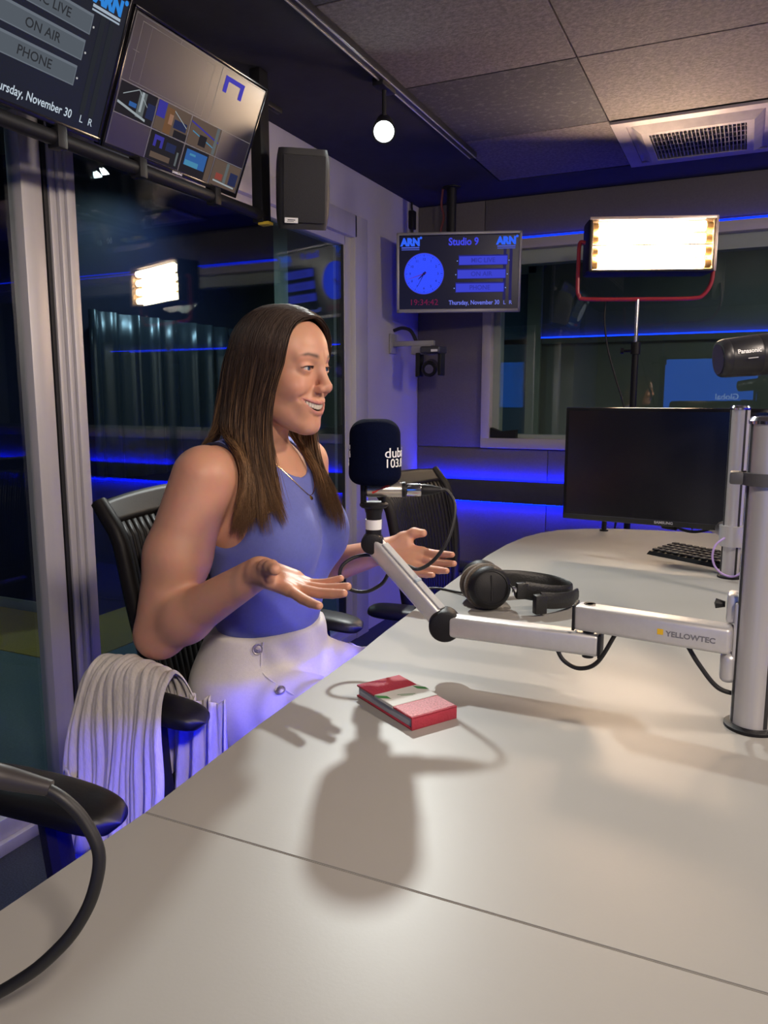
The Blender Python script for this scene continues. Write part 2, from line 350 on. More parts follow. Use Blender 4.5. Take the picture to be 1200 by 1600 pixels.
# ---- ceiling track, vent
t = thing('ceiling_track', 'black ceiling light track running along the left of the ceiling', 'light track', (-1.11, 1.4, ZC))
MB().rbox((-1.128, -0.5, ZC - 0.022), (-1.092, 3.27, ZC), 0.003).build('rail', mat('track_black', (0.03, 0.03, 0.033), 0.35, 0.3, noise=0.05), t)
MB().box((-1.1245, -0.5, ZC - 0.0235), (-1.1205, 3.268, ZC - 0.021)).box((-1.0995, -0.5, ZC - 0.0235), (-1.0955, 3.268, ZC - 0.021)).build('lip', M_ALU, t, smooth=False)
vx0, vx1, vy0, vy1 = -0.525, 0.065, 3.13, 3.725
t = thing('air_vent', 'square metal air vent grille set in the ceiling tiles', 'vent', ((vx0+vx1)/2, (vy0+vy1)/2, ZC))
M_VENT = mat('vent_metal', (0.42, 0.38, 0.38), 0.42, 0.5, noise=0.12, nscale=14)
fr = MB()
def ring(mb, a0, a1, z0, b0, z1):       # sloped square ring
    x0, x1, y0, y1 = a0; X0, X1, Y0, Y1 = b0
    o = [(x0,y0,z0),(x1,y0,z0),(x1,y1,z0),(x0,y1,z0),(X0,Y0,z1),(X1,Y0,z1),(X1,Y1,z1),(X0,Y1,z1)]
    mb.add(o, [(0,1,5,4),(1,2,6,5),(2,3,7,6),(3,0,4,7)])
def inset(d): return (vx0 + d, vx1 - d, vy0 + d, vy1 - d)
ring(fr, inset(0), 0, ZC - 0.002, inset(0.0), ZC - 0.012); ring(fr, inset(0), 0, ZC - 0.012, inset(0.05), ZC - 0.012)
ring(fr, inset(0.05), 0, ZC - 0.012, inset(0.05), ZC - 0.005); ring(fr, inset(0.05), 0, ZC - 0.005, inset(0.065), ZC - 0.005)
ring(fr, inset(0.065), 0, ZC - 0.005, inset(0.1), ZC - 0.03); ring(fr, inset(0.1), 0, ZC - 0.03, inset(0.125), ZC - 0.03); ring(fr, inset(0.125), 0, ZC - 0.03, inset(0.125), ZC)
fr.build('frame', M_VENT, t, smooth=False)
ix0, ix1, iy0, iy1 = inset(0.125)
MB().box((ix0, iy0, ZC - 0.006), (ix1, iy1, ZC)).build('backing', M_SEAL, t, smooth=False)
nsl = 24
for i in range(nsl):
    x = ix0 + (ix1 - ix0) * (i + 0.5) / nsl
    MB().box((x - 0.0012, iy0, ZC - 0.026), (x + 0.0012, iy1, ZC - 0.008)).build('slat', M_VENT, t, smooth=False)
for j in range(5):
    y = iy0 + (iy1 - iy0) * (j + 1) / 6
    MB().box((ix0, y - 0.001, ZC - 0.024), (ix1, y + 0.001, ZC - 0.020)).build('cross_bar', M_VENT, t, smooth=False)

# ---- ceiling spots: the one on the track, then the added fills
def ceiling_spot(loc, target, label, lens, group=None, track_x=None):
    loc = Vector(loc); d = (Vector(target) - loc).normalized()
    t = thing('spotlight', label, 'spotlight', loc, group=group)
    MB().lathe([(-0.10, 0.018), (-0.095, 0.026), (-0.02, 0.036), (0.0, 0.038), (0.004, 0.038), (0.004, 0.033), (-0.004, 0.031)], loc, d, 28).build('housing', M_BLACK, t)
    MB().lathe([(-0.003, 0.0), (-0.003, 0.031), (0.0005, 0.031)], loc, d, 28).build('lens', lens, t)
    top = Vector((loc.x - d.x*0.05, loc.y - d.y*0.05, ZC - 0.02)); m = loc - d * 0.05
    MB().tube([m, (top.x, top.y, m.z + 0.03), top], 0.007, 10).rbox((top.x - 0.02, top.y - 0.05, ZC - 0.035), (top.x + 0.02, top.y + 0.05, ZC - 0.01), 0.004).build('bracket', M_BLACK, t)
    return d
d = ceiling_spot(SPOT_POS, (-0.33, 0.68, 0.74), 'bright round spotlight hanging from the ceiling track', glow('spot_lens', (0.9, 1.0, 1.0), 60))
spot_light('spotlight_lamp', Vector(SPOT_POS) + d * 0.01, (-0.33, 0.68, 0.74), 100, (0.96, 1.0, 0.96), 95, 0.6, 0.028)
for i, (l, tg, pw, an, lab) in enumerate(FILL_SPOTS):  # unseen fill lamps added to brighten the woman, desk and walls
    d = ceiling_spot(l, tg, lab, glow('fill_lens', (1.0, 0.85, 0.68), 20))
    spot_light('spotlight_lamp', Vector(l) + d * 0.01, tg, pw, (1.0, 0.84, 0.70), an, 0.9, 0.10)
# ================================================================== DESK
M_DESK = mat('white_laminate', (0.325, 0.318, 0.30), 0.42, noise=0.03, nscale=2.5, bump=0.03, bscale=300)
M_DESKB = mat('desk_carcass', (0.12, 0.12, 0.14), 0.6, noise=0.06)
edge = [(-0.556, 0.586), (-0.572, 0.817), (-0.583, 1.145), (-0.592, 1.27), (-0.613, 1.67), (-0.630, 2.03), (-0.627, 2.22), (-0.611, 2.36), (-0.582, 2.46), (-0.54, 2.54), (-0.47, 2.60), (-0.39, 2.64), (-0.25, 2.67), (0.0, 2.70), (0.35, 2.72), (0.95, 2.72), (0.95, 0.586)]
desk = thing('studio_desk', 'large white laminate studio desk with a rounded far corner', 'desk', (0.2, 1.0, 0))
def slab(poly, name):
    bm = bmesh.new(); vs_ = [bm.verts.new((x, y, DESK_Z - 0.032)) for x, y in poly]; f = bm.faces.new(vs_)
    r = bmesh.ops.extrude_face_region(bm, geom=[f]); up = [g for g in r['geom'] if isinstance(g, bmesh.types.BMVert)]
    for v in up: v.co.z = DESK_Z
    bm.faces.ensure_lookup_table()
    top = [e for e in bm.edges if all(abs(v.co.z - DESK_Z) < 1e-6 for v in e.verts)]
    bmesh.ops.bevel(bm, geom=top, offset=0.0010, segments=2, affect='EDGES')
    return MB().frombm(bm).build(name, M_DESK, desk, angle=30)
slab(edge, 'desktop')
slab([(-0.567, -0.75), (-0.560, 0.2), (-0.556, 0.5848), (0.95, 0.5848), (0.95, -0.75)], 'desktop')
MB().rbox((-0.20, 0.05, 0.0), (0.85, 0.09, 0.708), 0.004).rbox((-0.20, 2.2, 0.0), (0.85, 2.24, 0.708), 0.004).rbox((0.1, 0.09, 0.0), (0.14, 2.2, 0.708), 0.004).build('base', M_DESKB, desk)
MB().rbox((-0.549, -0.6, 0.688), (-0.539, 2.35, 0.709), 0.002).build('led_shade_lip', M_DESKB, desk)  # lip added under the desk edge to cut off the blue strip's light
MB().box((-0.45, -0.6, 0.700), (-0.44, 2.4, 0.708)).build('led_strip', glow('blue_led_desk', (0.0003, 0.0045, 1.0), 190), desk, smooth=False)

# ================================================================== CHAIRS (local: facing +x)
M_CH = mat('chair_black_plastic', (0.009, 0.008, 0.008), 0.5, bump=0.1, bscale=300, spec=0.22)
M_PAD = mat('chair_arm_pad', (0.006, 0.006, 0.008), 0.45, bump=0.08, bscale=200)
M_SEATF = mat('chair_seat_fabric', (0.015, 0.015, 0.018), 0.9, noise=0.2, nscale=200, bump=0.3, bscale=400)
def back_pt(y, z):
    """front surface of the backrest; z in 0.50..1.0, y in -0.24..0.24"""
    w = y / 0.24; t = (z - 0.5) / 0.5
    return Vector((-0.205 - 0.055 * t * t - 0.02 * t + 0.035 * w * w - 0.03 * max(0, t - 0.88) / 0.12, y, z))
def half_w(z):
    t = (z - 0.5) / 0.5
    return 0.17 + 0.075 * math.sin(min(1, t / 0.72) * math.pi / 2)
def make_chair(label):
    t = thing('office_chair', label, 'chair', (0, 0, 0), group='black office chairs at the desk')
    MB().rbox((-0.22, -0.24, 0.415), (0.25, 0.24, 0.485), 0.03, 4).build('seat', M_SEATF, t, local=True)
    # backrest: rim + top panel + slats
    fr = MB(); L = []; R_ = []
    zs = [0.50 + 0.5 * i / 20 for i in range(21)]
    left = [back_pt(-half_w(z), z) for z in zs]; right = [back_pt(half_w(z), z) for z in zs]
    fr.tube(left, 0.011, 8); fr.tube(right, 0.011, 8)
    fr.grid(lambda u, v: back_pt((u*2-1) * half_w(0.962 + 0.038*v), 0.962 + 0.038*v) + Vector((-0.008 if 0 else 0, 0, 0.010 * (1-(u*2-1)**2) * v)), 22, 6)
    bk = fr.build('backrest', M_CH, t, local=True, solid=0.010, angle=60)
    lo = MB().grid(lambda u, v: back_pt((u*2-1) * half_w(0.50 + 0.05*v), 0.50 + 0.05*v), 18, 4).build('lower_rail', M_CH, bk, local=True, solid=0.010, angle=60)
    n = 24
    for i in range(n):
        w = (i + 0.5) / n * 2 - 1
        a, b = w - 0.72 / n, w + 0.72 / n
        s = MB().grid(lambda u, v: back_pt((a + (b - a) * u) * half_w(0.545 + 0.42*v), 0.545 + 0.42*v), 3, 14)
        s.build('slat', M_CH, bk, local=True, solid=0.006, angle=60)
    MB().tube(spline([(-0.05, 0, 0.40), (-0.2, 0, 0.40), (-0.255, 0, 0.47), (-0.262, 0, 0.62), (-0.285, 0, 0.78)], 6), 0.024, 10, flat=0.6).build('back_spine', M_CH, t, local=True)
    for s in (-1, 1):
        am = MB().tube(spline([(-0.03, s*0.15, 0.405), (-0.06, s*0.27, 0.41), (-0.10, s*0.305, 0.47), (-0.12, s*0.305, 0.63)], 6), 0.019, 10, flat=1.4).build('arm_post', M_CH, t, local=True)
        def padf(u, v, s=s):
            t = v * 2 - 1; e = max(0.0, 1 - abs(t) ** 6) ** 0.42; a = u * 2 * math.pi; c_, n_ = math.cos(a), math.sin(a)
            w = 0.043 * e * (1 - 0.12 * max(0, t)); h = 0.018 * e
            return (-0.135 + 0.132 * t, s * 0.30 + w * math.copysign(abs(c_) ** 0.6, c_), 0.648 + h * math.copysign(abs(n_) ** 0.75, n_) - 0.010 * max(0, t) ** 2)
        MB().grid(padf, 28, 26, closed_u=True).build('arm_pad', M_PAD, am, local=True, angle=180)
    MB().cyl((0, 0, 0.10), (0, 0, 0.25), 0.03).cyl((0, 0, 0.25), (0, 0, 0.415), 0.018).rbox((-0.12, -0.1, 0.385), (0.1, 0.1, 0.415), 0.01).build('column', M_CH, t, local=True)
    base = MB()
    for k in range(5):
        a = 2 * math.pi * k / 5 + 0.3
        base.tube([(0.02*math.cos(a), 0.02*math.sin(a), 0.10), (0.30*math.cos(a), 0.30*math.sin(a), 0.07)], [0.026, 0.016], 8, flat=0.7)
    bs = base.build('star_base', M_CH, t, local=True)
    for k in range(5):
        a = 2 * math.pi * k / 5 + 0.3; x, y = 0.30*math.cos(a), 0.30*math.sin(a); dx, dy = -math.sin(a), math.cos(a)
        MB().cyl((x - dx*0.02, y - dy*0.02, 0.03), (x + dx*0.02, y + dy*0.02, 0.03), 0.03, n=18).cyl((x, y, 0.03), (x, y, 0.075), 0.008, n=10).build('castor', M_BLACK, bs, local=True)
    return t
chair = make_chair('black slatted office chair the woman sits on, jacket over its arm')
chair.location = (-0.80, 1.30, 0); chair.scale = (1, 1, 0.985)
c2 = copy_tree(chair); c2['label'] = 'empty black office chair at the far part of the desk behind the microphone'
c2.scale = (1, 1, 0.945); c2.location = (-0.635, 2.12, 0); c2.rotation_euler = (0, 0, math.radians(2))
c3 = copy_tree(chair); c3['label'] = 'black office chair at lower left, only its padded armrest in view'
c3.scale = (1, 1, 1.03); c3.location = (-0.645, 0.365, 0); c3.rotation_euler = (0, 0, math.radians(4))

# ================================================================== POLES AND MICROPHONE ARM
def desk_pole(name, label, x, y, ztop, r):
    t = thing(name, label, 'pole', (x, y, DESK_Z))
    MB().cyl((x, y, DESK_Z + 0.006), (x, y, ztop), r, n=36).build('tube', M_ALU, t)
    MB().lathe([(0, r * 1.28), (0.004, r * 1.28), (0.007, r * 1.05), (0.007, 0.0)], (x, y, DESK_Z), (0, 0, 1), 36).build('foot_ring', M_BLACK, t)
    MB().lathe([(0, r * 1.06), (0.004, r * 1.08), (0.009, r * 0.95), (0.011, 0.0)], (x, y, ztop), (0, 0, 1), 36).build('cap', M_CHROME, t)
    for a in (-2.72, -0.95, 1.3):
        ca, sa = math.cos(a), math.sin(a); tx_, ty_ = -sa, ca; q = r * 1.004; w = 0.0028
        g = MB().add([(x + ca*q*0.985 + tx_*w*k, y + sa*q*0.985 + ty_*w*k, z) for z in (DESK_Z + 0.008, ztop) for k in (-1, 1)] + [(x + ca*(q+0.0004) + tx_*w*k, y + sa*(q+0.0004) + ty_*w*k, z) for z in (DESK_Z + 0.008, ztop) for k in (-1, 1)],
            [(4, 5, 7, 6), (0, 2, 3, 1), (0, 1, 5, 4), (2, 6, 7, 3), (0, 4, 6, 2), (1, 3, 7, 5)])
        g.build('groove', mat('pole_groove', (0.03, 0.03, 0.032), 0.5, 0.2, noise=0.05), t, smooth=False)
    return t
PX, PY = 0.034, 1.098
p1 = desk_pole('aluminium_desk_pole', 'tall brushed aluminium pole at the right edge carrying the microphone arm', PX, PY, 1.146, 0.027)
MB().lathe([(0, 0.0275), (0, 0.034), (0.016, 0.034), (0.016, 0.0275)], (PX, PY, 1.068), (0, 0, 1), 36, cap=False).rbox((PX - 0.047, PY - 0.014, 1.068), (PX - 0.02, PY + 0.014, 1.084), 0.003).build('clamp_ring', mat('grey_clamp', (0.1, 0.1, 0.105), 0.45, 0.2, noise=0.05), p1)
p2 = desk_pole('aluminium_monitor_pole', 'shorter aluminium pole standing behind, carrying the desk monitor', -0.010, 2.035, 1.15, 0.022)

arm = thing('microphone_boom', 'white and aluminium jointed microphone arm with black round joints', 'microphone arm', (PX, PY, 0.86))
def beam(a, b, w, h, name, bev=0.006, up=(0, 0, 1)):
    a, b = Vector(a), Vector(b); d, s, v = basis(b - a, up); L = (b - a).length
    m = Matrix((( d.x, s.x, v.x, a.x), (d.y, s.y, v.y, a.y), (d.z, s.z, v.z, a.z), (0, 0, 0, 1)))
    return MB().rbox((0, -w/2, -h/2), (L, w/2, h/2), bev, 3, m).build(name, M_ALUW, arm), m
Z1 = 0.8605; Z2 = 0.8195
A0 = (PX - 0.03, PY - 0.008, Z1); A1 = (-0.207, 1.118, Z1)
b1, m1 = beam(A0, A1, 0.034, 0.037, 'upper_beam')
B0 = (-0.172, 1.123, Z2); B1 = (-0.405, 1.120, Z2)
b2, m2 = beam(B0, B1, 0.030, 0.034, 'lower_beam')
E0 = Vector((-0.415, 1.120, Z2)); E1 = Vector((-0.553, 1.140, 0.938))
b3, m3 = beam(E0, E1, 0.024, 0.030, 'spring_beam')
dd, ss, vv = basis(E1 - E0)
MB().rbox((0.02, -0.008, 0.0146), (0.165, 0.008, 0.0185), 0.001, 1, m3).build('beam_cover', mat('grey_beam_cover', (0.42, 0.44, 0.46), 0.5, 0.2, noise=0.04), b3)
MB().rbox((0.078, -0.0085, 0.0148), (0.084, 0.0085, 0.0195), 0.001, 1, m3).build('cover_joint', mat('beam_joint_blue', (0.3, 0.36, 0.42), 0.4, noise=0.05), b3)
tocam = Vector((0.36, -0.93, 0.0))
def disc_joint(c, r, half, name):
    c = Vector(c)
    MB().lathe([(-half, r*0.9), (-half, r), (half - 0.003, r), (half, r * 0.93), (half + 0.0012, r * 0.8), (half + 0.0012, 0)], c, tocam, 36).build(name, M_BLACK, arm)
disc_joint(E0, 0.0255, 0.017, 'elbow_joint'); disc_joint(E1, 0.0185, 0.015, 'head_joint')
MB().cyl((-0.189, 1.121, Z2 - 0.021), (-0.189, 1.121, Z1 + 0.0195), 0.0085, n=20).build('pivot_pin', M_BLACK, arm)
MB().rbox((-0.1735, 1.107, Z2 - 0.0175), (-0.1695, 1.139, Z2 + 0.0175), 0.001).rbox((-0.2105, 1.1, Z1 - 0.019), (-0.2065, 1.136, Z1 + 0.019), 0.001).build('end_cap', M_BLACK, arm)
MB().cyl((-0.187, 1.118, Z1 + 0.0186), (-0.187, 1.118, Z1 + 0.0195), 0.007, n=20).build('pivot_cap', mat('grey_cap', (0.2, 0.2, 0.2), 0.4, 0.5, noise=0.05), arm)
# clamp on the pole: shells above and below the beam
MB().rbox((PX - 0.040, PY + 0.0, Z1 + 0.018), (PX - 0.018, PY + 0.035, Z1 + 0.058), 0.005).rbox((PX - 0.030, PY - 0.010, Z1 - 0.05), (PX - 0.020, PY + 0.016, Z1 + 0.05), 0.003).rbox((PX - 0.044, PY - 0.012, Z1 - 0.062), (PX - 0.022, PY + 0.02, Z1 - 0.02), 0.009, 3).build('pole_clamp', M_ALU, arm)
MB().lathe([(0, 0.004), (0.012, 0.007), (0.014, 0.0)], (PX - 0.042, PY + 0.02, Z1 + 0.04), (-1, 0, 0), 14).build('clamp_knob', M_BLACK, arm)
# writing on the upper beam
lm = plane_map(Vector(A0) + Vector((0, 0, -0.0065)), Vector(A0) - Vector(A1), (0, 0, 1))
fx = Vector(A1) - Vector(A0); Lb = fx.length; nrm = (Vector(A0) - Vector(A1)).normalized().cross(Vector((0, 0, 1)))
face = nrm * 0.01735
txt = text_mb('YELLOWTEC', 0.0102, 'LEFT', 0.0002, 0.0003, 1.08)
base = Vector(A1) + (Vector(A0) - Vector(A1)).normalized() * 0.131 + face + Vector((0, 0, -0.0045))
xform(txt, plane_map(base, Vector(A0) - Vector(A1), (0, 0, 1))).build('lettering', mat('grey_print', (0.2, 0.2, 0.22), 0.6, noise=0.02), b1, smooth=False)
lg = MB().rbox((-0.0115, -0.0005, -0.0002), (-0.0035, 0.0075, 0.0002), 0.0001, 1)
xform(lg, plane_map(base + Vector((0, 0, 0.001)), Vector(A0) - Vector(A1), (0, 0, 1))).build('logo_mark', mat('yellow_print', (0.85, 0.52, 0.02), 0.5, noise=0.02), b1, smooth=False)
# cable that hangs along the arm
MB().tube(spline([(-0.235, 1.116, Z2 - 0.012), (-0.222, 1.113, Z2 - 0.030), (-0.198, 1.110, Z2 - 0.037), (-0.172, 1.107, Z2 - 0.022), (-0.148, 1.106, Z1 - 0.016)], 8), 0.0032, 10).build('cable_loop', M_RUBBER, arm)
MB().tube(spline([(-0.055, 1.105, Z1 - 0.016), (-0.035, 1.10, Z1 - 0.045), (-0.010, 1.097, Z1 - 0.072), (0.018, 1.102, Z1 - 0.08)], 8), 0.0032, 10).build('cable_loop', M_RUBBER, arm)

# ================================================================== MICROPHONE
mx, my = -0.548, 1.14
mic = thing('microphone', 'microphone with dark navy foam windscreen on the jointed arm', 'microphone', (mx, my, 0.94))
M_FOAM = mat('navy_foam', (0.003, 0.005, 0.020), 1.0, noise=0.3, nscale=500, bump=0.6, bscale=900, spec=0.05)
prof = []
H0, H1, R0 = 1.037, 1.144, 0.0435
for k in range(9): a = k / 8 * math.pi / 2; prof.append((H0 + 0.018 - 0.018*math.cos(a), R0 - 0.018 + 0.018*math.sin(a)))
for k in range(1, 14): a = k / 13 * math.pi / 2; prof.append((H1 - 0.026 + 0.026*math.sin(a), (R0 - 0.0015) - 0.026 + 0.026*math.cos(a)))
prof = [(prof[0][0], 0.0)] + prof + [(H1, 0.0)]
foam = MB().lathe([(z - H0, r) for z, r in prof], (mx, my, H0), (0, 0, 1), 56, cap=False).build('foam_windscreen', M_FOAM, mic, angle=60)
def wrap(mb, az0, z0, rad):     # az measured from the direction to the camera, + to the right seen from it
    base_a = math.atan2(-my, -mx)
    def fn(p):
        a = base_a + az0 + p.x / rad
        r = rad + 0.0006 + p.z
        return Vector((mx + r*math.cos(a), my + r*math.sin(a), z0 + p.y))
    return xform(mb, fn)
def dense_text(s, size, **k):
    mb = text_mb(s, size, **k); return mb
for az in (math.radians(20), math.radians(20 + 120), math.radians(20 - 120 - 38)):
    wrap(text_mb('dubai', 0.0225, 'LEFT', 0.0003, 0.0001, 1.12), az, 1.0835, R0 - 0.0003).build('lettering', M_WHITE, foam, smooth=False)
    wrap(text_mb('103.8', 0.0200, 'LEFT', 0.0003, 0.0001, 1.05), az, 1.0675, R0 - 0.0003).build('lettering', M_WHITE, foam, smooth=False)
wrap(text_mb('eye', 0.016, 'RIGHT', 0.0003, 0.0004), math.radians(-66), 1.083, R0 - 0.0003).build('lettering', M_WHITE, foam, smooth=False)
wrap(MB().rbox((-0.006, 0.0, 0), (0, 0.005, 0.0004), 0.0001, 1), math.radians(-66), 1.098, R0 - 0.0003).build('logo_mark', M_WHITE, foam, smooth=False)
M_MICB = mat('champagne_metal', (0.6, 0.56, 0.5), 0.3, 0.85, noise=0.04)
ax = Vector((0.86, 0.36, 0.0)).normalized(); m0 = Vector((mx - 0.015, my - 0.004, 1.0275))
MB().lathe([(0, 0.009), (0.003, 0.0125), (0.062, 0.0125), (0.064, 0.0115)], m0, ax, 28).build('body', M_MICB, mic)
MB().lathe([(0.046, 0.0105), (0.0462, 0.0132), (0.050, 0.0135), (0.052, 0.0132), (0.0525, 0.01)], m0 + ax*0.014, ax, 28).build('rubber_ring', M_BLACK, mic)
MB().lathe([(0, 0.0095), (0.002, 0.0105), (0.024, 0.0105), (0.025, 0.0095)], m0 + ax*0.067, ax, 24).build('connector_shell', M_CHROME, mic)
MB().lathe([(0, 0.0092), (0.004, 0.0098), (0.016, 0.0085), (0.032, 0.0045)], m0 + ax*0.092, ax, 20).build('connector_boot', M_BLACK, mic)
rs = MB().tube([m0 + ax*0.012 + Vector((0.3, -0.9, 0.0)).normalized()*0.0118 + Vector((0, 0, -0.004)), m0 + ax*0.040 + Vector((0.3, -0.9, 0)).normalized()*0.0095 + Vector((0, 0, 0.0088))], 0.0019, 6).build('red_stripe', mat('red_print', (0.6, 0.05, 0.04), 0.5, noise=0.02), mic)
MB().lathe([(0, 0.0), (0, 0.021), (0.003, 0.024), (0.006, 0.024), (0.009, 0.020), (0.009, 0.0)], (mx - 0.002, my, 0.998), (0, 0, 1), 32).lathe([(0, 0.0125), (0.012, 0.0135), (0.024, 0.017)], (mx - 0.002, my, 0.976), (0, 0, 1), 24).rbox((mx - 0.02, my - 0.016, 1.002), (mx - 0.012, my - 0.006, 1.043), 0.002).rbox((mx + 0.008, my + 0.006, 1.002), (mx + 0.014, my + 0.014, 1.03), 0.002).build('shock_mount', M_BLACK, mic)
MB().cyl((mx - 0.003, my, 0.9615), (mx - 0.003, my, 0.978), 0.0138, n=28).build('light_ring', mat('white_ring', (0.8, 0.8, 0.78), 0.4, noise=0.02), mic)
MB().cyl((mx - 0.003, my, 0.938), (mx - 0.003, my, 0.9615), 0.0132, n=28).build('stem', M_BLACK, mic)
cend = m0 + ax * 0.122
MB().tube(spline([cend, cend + ax*0.012 + Vector((0, 0, -0.001)), (-0.425, 1.185, 1.008), (-0.4205, 1.17, 0.978), (-0.427, 1.155, 0.945), (-0.447, 1.15, 0.915), (-0.475, 1.155, 0.897), (-0.503, 1.165, 0.899),
                  (-0.55, 1.16, 0.912), (-0.583, 1.145, 0.911), (-0.604, 1.13, 0.897), (-0.607, 1.125, 0.876), (-0.592, 1.13, 0.856), (-0.566, 1.14, 0.852), (-0.540, 1.147, 0.866), (-0.525, 1.142, 0.886), (-0.517, 1.136, 0.895)], 8), 0.0031, 10).build('cable', M_RUBBER, mic)

# ================================================================== HEADPHONES
hp = thing('headphones', 'black over-ear headphones with brown velour pads lying on the desk', 'headphones', (-0.46, 1.5, DESK_Z))
M_VEL = mat('brown_velour', (0.11, 0.085, 0.06), 1.0, noise=0.35, nscale=250, bump=0.9, bscale=500, sheen=0.3)
M_LEATH = mat('black_leather', (0.012, 0.012, 0.012), 0.45, bump=0.4, bscale=250)
def cup(c, n, inner, rr=0.045):
    c = Vector(c); n = Vector(n).normalized()
    k = MB().lathe([(0.0, rr*0.96), (0.008, rr), (0.016, rr*0.97), (0.022, rr*0.86), (0.025, rr*0.80), (0.0255, rr*0.76), (0.024, rr*0.74), (0.0265, rr*0.6), (0.028, 0.0)], c, n, 40, cap=False).build('ear_cup', M_BLACK, hp)
    d, s, v = basis(n)
    MB().lathe([(-0.002, rr*0.55), (-0.002, rr*0.93), (-0.008, rr*1.06), (-0.017, rr*1.08), (-0.024, rr*0.98), (-0.026, rr*0.8), (-0.02, rr*0.6), (-0.004, rr*0.55)], c, n, 40, cap=False).build('ear_pad', M_VEL, k)
    m_ = Matrix(((s.x, v.x, d.x, c.x), (s.y, v.y, d.y, c.y), (s.z, v.z, d.z, c.z), (0, 0, 0, 1)))
    MB().rbox((-0.0016, -rr*0.58, 0.0265), (0.0016, rr*0.58, 0.0290), 0.0006, 1, m_).build('cup_ridge', M_BLACK, k)
cup((-0.462, 1.505, 0.788), (0.52, -0.84, 0.16), 1)
cup((-0.500, 1.575, 0.783), (-0.35, 0.9, 0.25), 1, 0.044)
band = spline([(-0.408, 1.497, 0.790), (-0.388, 1.51, 0.788), (-0.345, 1.55, 0.776), (-0.318, 1.60, 0.768), (-0.325, 1.65, 0.764), (-0.37, 1.675, 0.768), (-0.43, 1.66, 0.775), (-0.478, 1.625, 0.78)], 8)
MB().tube(band[8:], 0.0055, 12, flat=3.4).build('headband', M_LEATH, hp)
MB().tube(band[:12], 0.003, 8, flat=2.0).build('slider', M_CHROME, hp)
MB().rbox((-0.012, -0.008, -0.017), (0.012, 0.008, 0.017), 0.003, 2, Matrix.Translation((-0.392, 1.508, 0.787)) @ Matrix.Rotation(0.6, 4, 'Z')).build('band_end', M_LEATH, hp)
MB().rbox((-0.013, -0.009, -0.020), (0.013, 0.009, 0.020), 0.003, 2, Matrix.Translation((-0.353, 1.505, 0.764)) @ Matrix.Rotation(0.75, 4, 'Z')).build('band_end', M_LEATH, hp)
MB().tube(spline([(-0.353, 1.505, 0.772), (-0.325, 1.53, 0.768), (-0.305, 1.57, 0.764), (-0.30, 1.61, 0.762)], 6), 0.0055, 10, flat=3.2).build('headband_end', M_LEATH, hp)
MB().tube(spline([(-0.415, 1.50, 0.80), (-0.405, 1.495, 0.79), (-0.402, 1.497, 0.777)], 6), 0.0018, 8).build('lead', M_RUBBER, hp)
MB().tube(spline([(-0.507, 1.57, 0.752), (-0.56, 1.60, 0.744), (-0.62, 1.62, 0.742), (-0.645, 1.60, 0.735), (-0.66, 1.56, 0.68)], 8), 0.0028, 8).build('cable', M_RUBBER, hp)

# ================================================================== NOTEBOOK
c0 = Vector((-0.4155, 0.9625, DESK_Z)); ang = math.atan2(0.893 - 0.965, -0.377 + 0.492)
nb = thing('notebook', 'small red notebook with a white paper band lying on the desk', 'notebook', c0, (0, 0, ang))
M_RED = mat('red_cover', (0.42, 0.035, 0.06), 0.5, noise=0.08, nscale=60, bump=0.5, bscale=260)
M_RED2 = mat('red_dotted_cover', (0.5, 0.06, 0.09), 0.5, noise=0.5, nscale=420, bump=0.3, bscale=300, color2=(0.75, 0.22, 0.25))
Lx, Ly = 0.143, 0.076
MB().rbox((-Lx/2, -Ly/2, 0.0), (Lx/2, Ly/2, 0.003), 0.001).rbox((Lx/2 - 0.003, -Ly/2, 0.0), (Lx/2, Ly/2, 0.0185), 0.0012).rbox((-Lx/2, -Ly/2, 0.0155), (Lx/2, Ly/2, 0.0185), 0.001).build('cover', M_RED, nb, local=True)
MB().rbox((0.028, -Ly/2 + 0.001, 0.0184), (Lx/2 - 0.003, Ly/2 - 0.001, 0.0188), 0.0002, 1).build('cover_pattern', M_RED2, nb, local=True)
MB().rbox((-Lx/2 + 0.003, -Ly/2 + 0.002, 0.003), (Lx/2 - 0.003, Ly/2 - 0.002, 0.0155), 0.0005, 1).build('pages', mat('paper_edge', (0.42, 0.44, 0.46), 0.8, noise=0.15, nscale=60, stretch=(0.2, 0.2, 30)), nb, local=True)
bd = MB().rbox((-0.022, -Ly/2 - 0.0004, 0.0150), (0.026, Ly/2 + 0.0004, 0.0194), 0.0006, 1).build('paper_band', mat('white_paper_band', (0.62, 0.62, 0.58), 0.6, noise=0.04), nb, local=True)
M_GRN = mat('green_print', (0.06, 0.24, 0.07), 0.6, noise=0.05)
for a, b in ((-0.040, -0.026), (0.027, 0.040)):
    MB().add([(-0.020, a, 0.0196), (-0.008, a, 0.0196), (0.004, b, 0.0196), (-0.008, b, 0.0196)], [(0, 1, 2, 3)]).build('green_stripe', M_GRN, bd, smooth=False, local=True)
tl = MB().box((-0.013, 0.002, 0), (0.013, 0.0034, 0.0001)).box((-0.009, -0.002, 0), (0.009, -0.0010, 0.0001)); xform(tl, plane_map((0.004, 0.0, 0.0197), (0.45, 1, 0), (-1, 0.45, 0))).build('small_print', M_GRN, bd, smooth=False, local=True)
